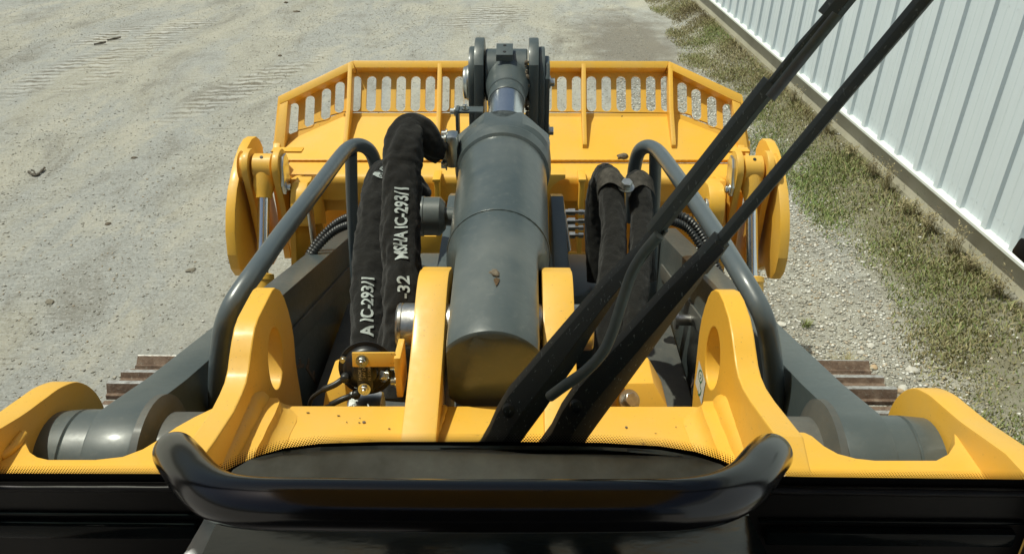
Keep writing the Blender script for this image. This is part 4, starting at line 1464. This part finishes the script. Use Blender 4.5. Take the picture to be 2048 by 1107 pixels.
# ------------------------------------------------------------------ bucket
def build_bucket():
    n = Vector((0, -0.80, 0.60)).normalized()
    up = Vector((0, 0.60, 0.80)).normalized()
    G = Vector((0, 3.85, 1.254))
    def g(px, py, off=0.0):
        return at_plane(px, py, G + n * off, n)
    def uv(p):
        return (p.x, (p - G).dot(up))
    frm = Matrix(((1, 0, 0, G.x), (0, up.y, n.y, G.y), (0, up.z, n.z, G.z), (0, 0, 0, 1)))
    # shell: spill plate, beam, back plates
    TL, TR = g(690, 231), g(1344, 231)
    WL, WR = g(546, 294), g(1500, 292)
    SL, SR = at_y(548, 321, 3.60), at_y(1496, 321, 3.60)
    bm = bmesh.new()
    def fc(*p):
        bm.faces.new([bm.verts.new(q) for q in p])
    fc(TL, TR, SR, SL)
    fc(TL, SL, WL)
    fc(TR, WR, SR)
    bmesh.ops.remove_doubles(bm, verts=bm.verts, dist=1e-5)
    bmesh.ops.recalc_face_normals(bm, faces=bm.faces)
    r = bmesh.ops.solidify(bm, geom=bm.faces[:], thickness=0.012)
    bk = from_bm('bucket', bm, YELLOW, LO, 30)
    # box beam with a rounded top edge, below the seam
    x0, x1 = -0.985, 0.985
    prof = [(3.605, 1.118), (3.60, 1.120)] + smooth2([(3.575, 1.116), (3.52, 1.104), (3.492, 1.092), (3.482, 1.07), (3.482, 1.05)], 4) + [(3.482, 0.985), (3.60, 0.975)]
    prism_x('box_beam', prof, x0, x1, YELLOW, bk, 0.0)
    # back plate in its shade with the openings below
    fr = Matrix(((1, 0, 0, 0), (0, 0, -1, 3.545), (0, 1, 0, 0), (0, 0, 0, 1)))
    def o2(px, py):
        p = at_y(px, py, 3.545)
        return (p.x, p.z)
    outl = [(-0.98, 0.985), (-0.98, 0.30), (0.98, 0.30), (0.98, 0.985)]
    holeL = smooth2([o2(648, 455), o2(645, 440), o2(648, 425), o2(655, 419)], 3) + [o2(880, 419), o2(880, 500), o2(660, 500)]
    holeR = [o2(1100, 419), o2(1385, 425)] + smooth2([o2(1392, 432), o2(1398, 450), o2(1400, 470)], 3) + [o2(1395, 520), o2(1100, 500)]
    curve_plate('back_plate', outl, [list(reversed(holeL)), list(reversed(holeR))], 0.02, fr, YELLOW, bk, 0.002)
    bm = bmesh.new()
    add_extrude(bm, [Vector((-0.95, 3.58, 0.60)), Vector((0.95, 3.58, 0.60)), Vector((0.95, 3.86, 0.93)), Vector((-0.95, 3.86, 0.93))], Vector((0, 0.01, -0.012)), 0)
    from_bm('floor_plate', bm, YELLOW, bk, 19)
    bm = bmesh.new()
    add_box(bm, Vector((0, 3.76, 0.35)), (1.96, 0.40, 0.5), None, 0.01)
    from_bm('shell', bm, YELLOW, bk, 19)
    # slotted guard
    edge = [g(557, 194), g(706, 123), g(1337, 124), g(1484, 191), g(1500, 306), g(1344, 246), g(690, 246), g(546, 308)]
    def slot(cx, yt, yb):
        a, b = uv(g(cx, yt)), uv(g(cx + (cx - 1048) * 0.045, yb))
        r = 0.0222
        xm = (a[0] + b[0]) / 2
        out = []
        for i in range(9):
            t = math.pi * i / 8
            out.append((xm + r * math.cos(t), a[1] - r + r * math.sin(t)))
        for i in range(9):
            t = math.pi + math.pi * i / 8
            out.append((xm + r * math.cos(t), b[1] + r + r * math.sin(t)))
        return out
    slots = [slot(x, 152.5, 223.5) for x in (720, 749.5, 778.5, 807.5, 836, 864.6, 893, 921.5, 950, 979, 1007.5, 1036, 1064.5, 1093, 1122, 1151, 1180, 1209, 1238, 1267, 1296, 1325)]
    for x, a, b in ((687.6, 163.6, 226), (661, 177, 240), (629, 191.5, 255), (597.5, 206, 270), (1357.5, 165, 227), (1385, 178, 240.5), (1415.5, 192.6, 255.5), (1446, 207.7, 270.5)):
        slots.append(slot(x, a, b))
    pl = curve_plate('slotted_guard', [uv(p) for p in edge], slots, 0.012, frm, YELLOW, bk, 0.0012)
    for pts in ([(688, 226), (1346, 226), (1348, 246), (686, 246)], [(546, 283), (690, 222), (692, 246), (547, 310)], [(1344, 222), (1500, 282), (1500, 308), (1346, 246)]):
        bm = bmesh.new()
        add_extrude(bm, [g(a, b, 0.0035) for a, b in pts], -n * 0.008, 0)
        from_bm('guard_foot', bm, YELLOW, pl, 19)
    # rail and end posts: flat bars standing proud of the guard
    H = 0.062
    def bar(pts, name='rail_bar'):
        bm = bmesh.new()
        add_extrude(bm, [g(a, b, H) for a, b in pts], -n * (H - 0.004), 0.003)
        return from_bm(name, bm, YELLOW, bk, 19)
    bar([(706, 121), (1337, 122), (1333, 136), (711, 135.5)])
    bar([(557, 192.5), (704.5, 121.2), (709.5, 135.7), (577, 200.5), (559.5, 208)])
    bar([(1338.5, 122.2), (1484.5, 189.5), (1481, 206), (1464, 199), (1335, 136.2)])
    bar([(559, 209), (576, 201.5), (568, 296), (549, 298)], 'end_post')
    bar([(1464.5, 200), (1481, 207), (1496, 296), (1476, 290)], 'end_post')
    # fins
    for px0, px1 in ((700, 692), (879.5, 879), (1167.5, 1171), (1341, 1353)):
        cx = px0
        top = g(px0, 127, H + 0.001)
        X = top.x
        lowf = at_x(px1, 276, X)
        bm = bmesh.new()
        t1 = at_x(px0, 127, X)
        # profile in the plane x = X: front edge, toe on the spill plate, back along the guard
        a = Vector((X, top.y, top.z))
        sb = G + n * 0.0
        toe_y = 3.665
        toe_z = 1.120 + (1.254 - 1.126) * (toe_y - 3.60) / 0.25
        prof = [a, Vector((X, a.y + up.y * -0.215, a.z + up.z * -0.215)), Vector((X, toe_y + 0.02, toe_z + 0.052)), Vector((X, toe_y, toe_z + 0.03)), Vector((X, toe_y, toe_z)), Vector((X, 3.85, 1.25)), Vector((X, 3.85 + up.y * 0.24, 1.25 + up.z * 0.24))]
        prof = [q - Vector((0.010, 0, 0)) for q in prof]
        add_extrude(bm, prof, Vector((0.020, 0, 0)), 0.003)
        from_bm('guard_fin', bm, YELLOW, bk, 19)
    # seam weld along the spill plate
    path = resample([at_y(560, 320.5, 3.598) + Vector((0, 0, 0.002)), at_y(1024, 320.5, 3.598) + Vector((0, 0, 0.002)), at_y(1490, 320.5, 3.598) + Vector((0, 0, 0.002))], 0.01)
    tube('seam_weld', path, lambda s, th: 0.0030 * (1 + 0.3 * math.sin(s * 230)), YELLOW, bk, 6)
    # ledges at both ends of the spill plate
    for xa, xb in ((542, 603), (1440, 1500)):
        bm = bmesh.new()
        a, b = at_y(xa, 304, 3.46), at_y(xb, 304, 3.46)
        add_box(bm, Vector(((a.x + b.x) / 2, 3.485, a.z)), (b.x - a.x, 0.05, 0.009), None, 0.002)
        from_bm('end_ledge', bm, YELLOW, bk, 19)
    # upright flat bars below the beam and the curved gusset
    for px, top_, bot in ((874, 352, 520), (1164, 352, 500)):
        a = at_y(px, top_, 3.44); b = at_y(px, bot, 3.44)
        bm = bmesh.new()
        add_box(bm, Vector(((a.x), 3.46, (a.z + b.z) / 2)), (0.022, 0.10, a.z - b.z), None, 0.004)
        add_box(bm, Vector((a.x, 3.455, a.z - 0.006)), (0.034, 0.11, 0.014), None, 0.004)
        from_bm('upright_bar', bm, YELLOW, bk, 19)
    bm = bmesh.new()
    add_extrude(bm, [at_y(a, b, 3.42) for a, b in [(1060, 349), (1131, 349), (1131, 357), (1118, 362), (1107, 370), (1098, 382), (1094, 395), (1060, 395)]], Vector((0, 0.07, 0)), 0.002)
    from_bm('corner_gusset', bm, YELLOW, bk, 19)
    bm = bmesh.new()
    add_extrude(bm, [at_y(a, b, 3.40) for a, b in [(838, 472), (872, 472), (880, 430), (884, 430), (884, 540), (838, 540)]], Vector((0, 0.06, 0)), 0.003)
    from_bm('corner_gusset', bm, YELLOW, bk, 19)

    # ---- clam linkage at each end
    for s in (-1, 1):
        PY, PZ = 3.29, 1.215
        disc = [(3.60, 1.19), (3.57, 1.235), (3.53, 1.262), (3.47, 1.272), (3.40, 1.262), (3.33, 1.238), (3.26, 1.202), (3.19, 1.155), (3.13, 1.09), (3.085, 1.01), (3.065, 0.92), (3.075, 0.85), (3.11, 0.80), (3.17, 0.775), (3.22, 0.80), (3.27, 0.77), (3.34, 0.72), (3.55, 0.70)]
        d = prism_x('side_disc', disc, s * 1.098, s * 1.138, YELLOW, bk, 0.005)
        lugp = [(PY + 0.075 * math.cos(math.radians(a)), PZ + 0.075 * math.sin(math.radians(a))) for a in range(200, -41, -15)]
        prism_x('rod_lug', [(3.36, 0.72), (3.28, 0.80), (3.25, 1.05)] + lugp + [(3.50, 1.0), (3.56, 0.72)], s * 1.052, s * 1.078, YELLOW, bk, 0.004)
        il = prism_x('rod_lug', [(3.36, 0.72), (3.28, 0.92), (3.245, 1.08)] + lugp + [(3.50, 1.05), (3.56, 0.72)], s * 0.928, s * 0.955, YELLOW, bk, 0.004)
        lathe('pin_sleeve', Vector((s * 1.098, PY, PZ)), Vector((-s, 0, 0)), [(0, 0.066), (0.006, 0.056), (0.022, 0.056), (0.022, 0.04)], YELLOW, bk, 28)
        re_ = lathe('rod_eye', Vector((s * 1.044, PY, PZ)), Vector((-s, 0, 0)), [(0, 0.050), (0.004, 0.055), (0.076, 0.055), (0.080, 0.050)], YELLOW, bk, 32)
        rd = Vector((0, -0.20, -0.33)).normalized()
        lathe('rod_neck', Vector((s * 1.004, PY, PZ)) + rd * 0.03, rd, [(0, 0.047), (0.05, 0.044), (0.085, 0.034), (0.10, 0.032)], YELLOW, bk, 28)
        lathe('clam_rod', Vector((s * 1.004, PY, PZ)) + rd * 0.12, rd, [(0, 0.024), (0.34, 0.024)], CHROME, bk, 28)
        lathe('clam_cylinder', Vector((s * 1.004, PY, PZ)) + rd * 0.44, rd, [(0, 0.030), (0.004, 0.046), (0.025, 0.048), (0.028, 0.044), (0.5, 0.044)], YELLOW, bk, 32)
        lathe('pin_hole', Vector((s * 1.004, PY - 0.022, PZ + 0.050)), Vector((0, -0.4, 0.9)), [(0, 0.007), (0.003, 0.007)], BLACK, bk, 12)
        # zinc keeper plate with bolt on the inner lug
        kp = [(PY - 0.045, PZ + 0.02), (PY - 0.02, PZ + 0.052), (PY + 0.02, PZ + 0.052), (PY + 0.045, PZ + 0.02), (PY + 0.03, PZ - 0.06), (PY - 0.01, PZ - 0.105), (PY - 0.05, PZ - 0.10), (PY - 0.062, PZ - 0.06)]
        prism_x('keeper_plate', kp, s * 0.9275, s * 0.913, ZINC, bk, 0.002)
        bolt('keeper_bolt', Vector((s * 0.913, PY - 0.035, PZ - 0.075)), Vector((-s, 0, 0)), bk, 0.015, 0.014)
        # second hinge boss with its own keeper, further in and lower
        HY, HZ = 3.30, 1.05
        bp = [(HY + 0.095 * math.cos(math.radians(a)), HZ + 0.085 * math.sin(math.radians(a))) for a in range(150, 401, 14)]
        prism_x('hinge_boss', [(3.33, 1.14)] + bp[::-1][:0] + [(HY + 0.10 * math.cos(math.radians(a)), HZ + 0.10 * math.sin(math.radians(a))) for a in range(100, 271, 12)] + [(3.52, 0.85), (3.52, 1.09), (3.42, 1.10), (3.36, 1.145)], s * 0.83, s * 0.895, YELLOW, bk, 0.006)
        kp2 = [(HY - 0.06 + 0.034 * math.cos(math.radians(a)), HZ + 0.02 + 0.034 * math.sin(math.radians(a))) for a in range(0, 181, 20)] + [(HY - 0.06 + 0.032 * math.cos(math.radians(a)), HZ - 0.19 + 0.032 * math.sin(math.radians(a))) for a in range(180, 361, 20)]
        prism_x('keeper_plate', kp2, s * 0.8295, s * 0.818, ZINC, bk, 0.002)
        bolt('keeper_bolt', Vector((s * 0.818, HY - 0.06, HZ - 0.18)), Vector((-s, 0, 0)), bk, 0.014, 0.013)
        prism_x('hinge_plate', [(3.50, 1.20), (3.54, 1.23), (3.58, 1.15), (3.58, 0.7), (3.46, 0.7), (3.44, 1.05)], s * 1.0, s * 1.03, YELLOW, bk, 0.004)
        prism_x('hinge_plate', [(3.36, 1.135), (3.50, 1.10), (3.52, 0.55), (3.22, 0.55), (3.20, 0.80), (3.26, 0.95)], s * 0.90, s * 0.924, YELLOW, bk, 0.004)
    return bk
BUCKET = build_bucket()

# ------------------------------------------------------------------ tracks
def build_track(s):
    cy, cz, r = 2.02, 0.53, 0.42
    xin, xout = s * 0.66, s * 1.15
    xm = (xin + xout) / 2
    bm = bmesh.new()
    add_lathe(bm, Vector((xm - s * 0.06, cy, cz)), Vector((s, 0, 0)), [(0, 0.37), (0.12, 0.37)], 40)
    add_box(bm, Vector((xm, 0.6, 0.42)), (0.24, 2.4, 0.30), None, 0.02)
    for x_ in (-0.05, 0.05):
        add_box(bm, Vector((xm + x_, 0.5, cz + 0.40)), (0.03, 2.9, 0.07), None, 0.01)
    tr = from_bm('track', bm, RUST, LO, 30)
    # one shoe: plate with two grousers, bright worn tips
    hw = 0.245
    bm = bmesh.new()
    prof = [(-0.083, 0.0), (-0.083, 0.014), (-0.074, 0.016), (-0.066, 0.046), (-0.050, 0.046), (-0.044, 0.016), (-0.010, 0.014), (0.018, 0.016), (0.026, 0.034), (0.040, 0.034), (0.047, 0.016), (0.088, 0.012), (0.088, 0.0)]
    add_extrude(bm, [Vector((-hw, a, b)) for a, b in prof], Vector((2 * hw, 0, 0)), 0.002)
    base = bpy.data.meshes.new('track_shoe')
    bmesh.ops.recalc_face_normals(bm, faces=bm.faces)
    bm.to_mesh(base)
    bm.free()
    base.materials.append(RUST)
    base.materials.append(TIP)
    for p in base.polygons:
        if p.center.z > 0.0325 and p.normal.z > 0.3:
            p.material_index = 1
    pitch = 0.176
    top = 2.9
    L1 = math.pi * r
    s_shift = 0.05
    for k in range(-6, 9):
        d = k * pitch + s_shift
        if d < 0:
            y, z, a = cy + d, cz + r + 0.04, 0.0
        elif d < L1:
            a = d / r
            y, z = cy + (r + 0.04) * math.sin(a), cz + (r + 0.04) * math.cos(a)
        else:
            continue
        o = bpy.data.objects.new('track_shoe', base)
        C.objects.link(o)
        o.parent = tr
        o.matrix_basis = Matrix.Translation((xm, y, z)) @ Matrix.Rotation(-a, 4, 'X')
    return tr
for s in (-1, 1):
    build_track(s)

# ------------------------------------------------------------------ hull under the deck (seen only as darkness between the parts)
bm = bmesh.new()
add_box(bm, Vector((0, 0.35, 0.82)), (1.16, 1.7, 0.9), None, 0.02)
add_box(bm, Vector((0, 2.0, 0.50)), (1.28, 1.9, 0.55), None, 0.02)
from_bm('hull', bm, GREY_DUSTY, LO, 30)

# ------------------------------------------------------------------ cab
GY = 0.80                                             # the windscreen stands in this plane
def gz(px, py):
    p = at_y(px, py, GY)
    return (p.x, p.z)
ARCH = [(-60, 944), (330, 945), (420, 944), (452, 940), (480, 925), (520, 908), (570, 894), (640, 885), (760, 881), (1000, 881), (1200, 883), (1320, 890), (1390, 901), (1440, 917), (1480, 936), (1520, 948), (1600, 951), (2110, 957)]
def build_cab():
    cab = bpy.data.objects.new('cab', None)
    # roof and posts: out of the picture, they shade the inside
    bm = bmesh.new()
    add_box(bm, Vector((0, 0.05, 3.02)), (1.56, 1.95, 0.07), None, 0.03)
    cab = from_bm('cab', bm, YELLOW, LO, 30)
    bm = bmesh.new()
    for x in (-0.74, 0.74):
        for y in (0.78, -0.85):
            add_box(bm, Vector((x, y, 2.2)), (0.06, 0.06, 1.6), None, 0.01)
    from_bm('cab_posts', bm, TRIM, cab, 30)
    bm = bmesh.new()
    add_box(bm, Vector((0, -0.87, 2.0)), (1.42, 0.04, 1.4), None, 0.01)
    add_box(bm, Vector((0, -0.05, 1.26)), (1.46, 1.66, 0.04), None, 0.005)
    from_bm('cab_shell', bm, TRIM, cab, 30)
    # windscreen pane
    low = [gz(a, b) for a, b in ARCH]
    pts = low + [(0.70, 2.95), (-0.70, 2.95)]
    bm = bmesh.new()
    lowc = [(max(-0.70, min(0.70, a)), b) for a, b in low]
    bm.faces.new([bm.verts.new((a, GY, b)) for a, b in lowc + [(0.70, 2.95), (-0.70, 2.95)]])
    ws = from_bm('windscreen', bm, GLASS, cab, 0)
    # black printed edge and its dots, on the inner side of the pane
    def arch_at(k):
        pass
    dense = resample([Vector((a, 0, b)) for a, b in lowc], 0.004)
    bm = bmesh.new()
    rows = []
    for i, p in enumerate(dense):
        t = (dense[min(i + 1, len(dense) - 1)] - dense[max(0, i - 1)]).normalized()
        nn = Vector((-t.z, 0, t.x))
        rows.append((p + nn * 0.0005, p - nn * 0.0125, nn))
    va = [bm.verts.new((r[0].x, GY - 0.002, r[0].z)) for r in rows]
    vb = [bm.verts.new((r[1].x, GY - 0.002, r[1].z)) for r in rows]
    for i in range(len(rows) - 1):
        bm.faces.new((va[i], va[i + 1], vb[i + 1], vb[i]))
    from_bm('frit_band', bm, FRIT, ws, 0)
    # dots: four staggered rows shrinking away from the band
    step = 0.0035
    path = resample([Vector((a, 0, b)) for a, b in lowc], step)
    vs, fs = [], []
    for row in range(6):
        off = 0.0006 + row * 0.0023
        r = (0.0014, 0.00130, 0.00115, 0.00095, 0.00072, 0.0005)[row]
        for i in range(len(path) - 1):
            p = path[i].lerp(path[i + 1], 0.5 * (row % 2))
            t = (path[i + 1] - path[i]).normalized()
            c = p + Vector((-t.z, 0, t.x)) * off
            j = len(vs)
            for k in range(6):
                vs.append((c.x + r * math.cos(k * math.pi / 3), GY - 0.002, c.z + r * math.sin(k * math.pi / 3)))
            fs.append(tuple(range(j, j + 6)))
    me = bpy.data.meshes.new('frit_dots')
    me.from_pydata(vs, [], fs)
    o = link('frit_dots', me, FRIT, ws, 0)
    o['kind'] = 'stuff'
    # rubber gasket along the lower edge
    gp = [Vector((p.x, GY - 0.012, p.z)) - Vector((0, 0, 0.014)) for p in dense[::3]]
    tube('gasket', resample(gp, 0.01), lambda s, th: 0.0042 * (1 + 0.12 * math.sin(s * 60) * math.sin(s * 23)), TRIM, ws, 10)
    # lower front panel, black, below the gasket at both sides
    bm = bmesh.new()
    add_extrude(bm, [Vector((p.x, GY - 0.004, p.z - 0.012)) for p in [Vector((a, 0, b)) for a, b in lowc]] + [Vector((0.70, GY - 0.004, 1.30)), Vector((-0.70, GY - 0.004, 1.30))], Vector((0, 0.012, 0)), 0)
    from_bm('front_panel', bm, TRIM, cab, 30)
    for xa, xb in ((-0.69, -0.34), (0.36, 0.69)):
        bm = bmesh.new()
        add_box(bm, Vector(((xa + xb) / 2, GY - 0.006, 1.722)), (xb - xa, 0.006, 0.004), None, 0.001)
        add_box(bm, Vector(((xa + xb) / 2, GY - 0.010, 1.700)), (xb - xa - 0.02, 0.014, 0.022), None, 0.003)
        from_bm('panel_seam', bm, LOWP, cab, 30)
    # glossy sheet under the arch, and the sloping lower pane below the bar
    bm = bmesh.new()
    ar = [(466, 938), (500, 918), (560, 902), (640, 893), (760, 890), (1000, 890), (1200, 892), (1320, 899), (1390, 911), (1440, 927), (1472, 944)]
    top = [at_y(a, b, GY - 0.016) for a, b in ar]
    z_s = 1.775
    add_extrude(bm, top + [Vector((0.335, 0.585, z_s - 0.02)), Vector((-0.335, 0.585, z_s - 0.02))], Vector((0, 0.0, -0.006)), 0)
    from_bm('dash_sheet', bm, SHELF, cab, 60)
    bm = bmesh.new()
    add_extrude(bm, [at_t(398, 1120, 0.80), at_t(440, 1030, 0.93), at_t(1498, 1030, 0.93), at_t(1540, 1120, 0.80)], Vector((0, 0.0, -0.006)), 0)
    from_bm('lower_pane', bm, LOWP, cab, 60)
    # grab bar
    gb = [(372, 955, 1.06), (356, 918, 0.98), (350, 905, 0.91), (364, 922, 0.855), (397, 963, 0.80), (440, 992, 0.765), (510, 1005, 0.745), (640, 1008, 0.735), (945, 1011, 0.73), (1250, 1010, 0.735), (1380, 1006, 0.745), (1450, 990, 0.765), (1495, 963, 0.80), (1527, 924, 0.855), (1542, 908, 0.91), (1536, 920, 0.98), (1520, 957, 1.06)]
    path = resample(catmull([at_t(*p) for p in gb], 12), 0.006)
    tube('grab_bar', path, 0.0226, BLACK_GLOSS, cab, 36)
    # dark mirror housing at the right edge
    c = at_t(2060, 506, 1.35)
    bm = bmesh.new()
    add_box(bm, c, (0.026, 0.05, 0.030), Matrix.Rotation(0.3, 3, 'Y'), 0.006)
    add_box(bm, c + Vector((0.05, -0.01, 0.0)), (0.10, 0.02, 0.02), None, 0.004)
    from_bm('mirror_housing', bm, TRIM, cab, 30)
    return cab
CAB = build_cab()

# ------------------------------------------------------------------ wipers, outside the pane
WY = 0.875
def channel(pts, wd, depth, name, parent, m=WIPER, bev=0.0015, ridge=0.42, fold_=0.007):
    """a bent sheet channel: pts = centre-line pixels with the half width (pixels) at each"""
    L_, R_ = [], []
    P = [at_y(a, b, WY) for a, b, h in pts]
    for i, (a, b, h) in enumerate(pts):
        t = (P[min(i + 1, len(P) - 1)] - P[max(0, i - 1)])
        t.y = 0
        t.normalize()
        nn = Vector((-t.z, 0, t.x))
        k = h * (P[i] - CAM).length / F
        L_.append(P[i] + nn * k)
        R_.append(P[i] - nn * k)
    M_ = [l.lerp(r, ridge) - Vector((0, fold_, 0)) for l, r in zip(L_, R_)]
    bm = bmesh.new()
    back = Vector((0, depth, 0))
    rows = [[bm.verts.new(q) for q in (l, m_, r + Vector((0, fold_ * 0.25, 0)), r + back + Vector((0, fold_ * 0.25, 0)), l + back)] for l, m_, r in zip(L_, M_, R_)]
    for a, b in zip(rows[:-1], rows[1:]):
        for k in range(5):
            j = (k + 1) % 5
            bm.faces.new((a[k], a[j], b[j], b[k]))
    bm.faces.new(rows[0][::-1])
    bm.faces.new(rows[-1])
    bmesh.ops.recalc_face_normals(bm, faces=bm.faces)
    bevel_bm(bm, bev, 2, 24)
    return from_bm(name, bm, m, parent, 16)

def build_wiper(low, low2, mid, sleeve, rod_only, hose_pts, lab, dy):
    """low: cranked lower arm; mid: long bar; sleeve boxes; washer hose"""
    global WY
    WY = dy
    arm = channel(low, 0, 0.020, 'wiper_arm', LO, WIPER, 0.0015, 0.40, 0.018)
    arm['label'] = lab
    for nm, pts, dep in mid:
        channel(pts, 0, dep, nm, arm, WIPER_BAR, 0.001, 0.42 if 'rod' not in nm else 0.5, 0.009 if 'rod' not in nm else 0.003)
    for nm, pts, r in hose_pts:
        path = resample(catmull([at_t(a, b, t) for a, b, t in pts], 8), 0.006)
        tube(nm, path, r * 1.15, WASHER, arm, 12)
    return arm

def taper_face(pts_top, dy, depth, name, parent):
    pass

wA = build_wiper(
    [(975, 925, 30), (990, 905, 31), (1009, 878, 34), (1030, 842, 39), (1053, 808, 41), (1090, 760, 37), (1127, 712, 34), (1160, 664, 27), (1222, 583, 20), (1250, 548, 15), (1286, 510, 11), (1314, 474, 10)],
    None,
    [('wiper_bar', [(1290, 508, 9), (1310, 481, 10), (1330, 458, 10)], 0.008),
     ('wiper_sleeve', [(1308, 472, 15), (1422, 329, 15), (1548, 170, 15)], 0.018),
     ('wiper_rod', [(1538, 176, 6), (1598, 100, 6), (1660, 30, 6)], 0.008),
     ('wiper_sleeve', [(1660, 40, 17), (1726, -40, 17), (1800, -130, 17)], 0.018)],
    None, None,
    [('washer_hose', [(1100, 792, 1.02), (1130, 770, 1.00), (1170, 742, 0.99), (1205, 705, 0.985), (1226, 660, 0.98), (1242, 610, 0.975), (1262, 550, 0.97), (1285, 510, 0.965), (1318, 470, 0.95)], 0.0058),
     ('washer_hose', [(1540, 196, 0.815), (1606, 114, 0.80), (1674, 30, 0.785)], 0.0048)],
    'wiper arm with the washer hose, nearer the cylinder', 0.872)
wB = build_wiper(
    [(1100, 925, 33), (1114, 905, 34), (1136, 878, 36), (1160, 838, 40), (1192, 793, 41), (1232, 744, 38), (1278, 689, 33), (1350, 600, 26), (1390, 551, 20), (1412, 524, 15), (1428, 506, 12), (1444, 488, 11)],
    None,
    [('wiper_bar', [(1428, 506, 9.6), (1560, 350, 10), (1700, 184, 10.5), (1870, -17, 11.5), (1960, -120, 12)], 0.014),
     ('arm_collar', [(1400, 542, 18), (1425, 512, 17), (1448, 484, 15)], 0.020)],
    None, None, [],
    'plain wiper arm, further right, crossing the yellow lug', 0.89)
for (px, py, Y, par) in ((1020, 820, 0.866, wA), (1155, 812, 0.884, wB)):
    p = at_y(px, py, Y)
    lathe('pivot_cap', p + Vector((0, 0.004, 0)), Vector((0, -1, 0)), [(0, 0.010), (0.007, 0.010), (0.010, 0.007), (0.011, 0.0)], WIPER, par, 18)

# ------------------------------------------------------------------ things lying on the loader
p = axp(1.62) + Vector((-0.004, 0, 0.116))
q = at_t(992, 552, 1.80)
lump('mud_clump', Vector((q.x, 1.478, axp(1.478).z + 0.109)), 0.011, MUD, 'small brown mud clump stuck on the grey tilt cylinder', 'mud clump', 51, 0.9, None, 3)
bm = bmesh.new()
c0 = Vector((q.x + 0.005, 1.446, axp(1.446).z + 0.113))
vsl = [c0 + Vector(v) for v in ((-0.006, 0.012, 0.004), (0.0, 0.014, 0.007), (0.007, 0.010, 0.005), (0.004, -0.004, 0.004), (0.0, -0.014, 0.003), (-0.004, -0.002, 0.006))]
bm.faces.new([bm.verts.new(v) for v in vsl])
bmesh.ops.solidify(bm, geom=bm.faces[:], thickness=0.0012)
o = from_bm('dead_leaf', bm, LEAF, None, 60)
o['label'] = 'curled dead leaf below the mud clump on the tilt cylinder'
o['category'] = 'leaf'
for px, py, r, lab in ((1244, 316, 0.022, 'dark mud clod on the bucket spill plate right of the cylinder'), (1244, 233, 0.005, 'tiny crumb of mud on the upper edge of the spill plate')):
    t = at_plane(px, py, Vector((0, 3.60, 1.126)), Vector((0, -0.128, 0.25)).normalized())
    lump('mud_clod', t, r, MUD, lab, 'mud clod', int(px), 0.8, None, 2)
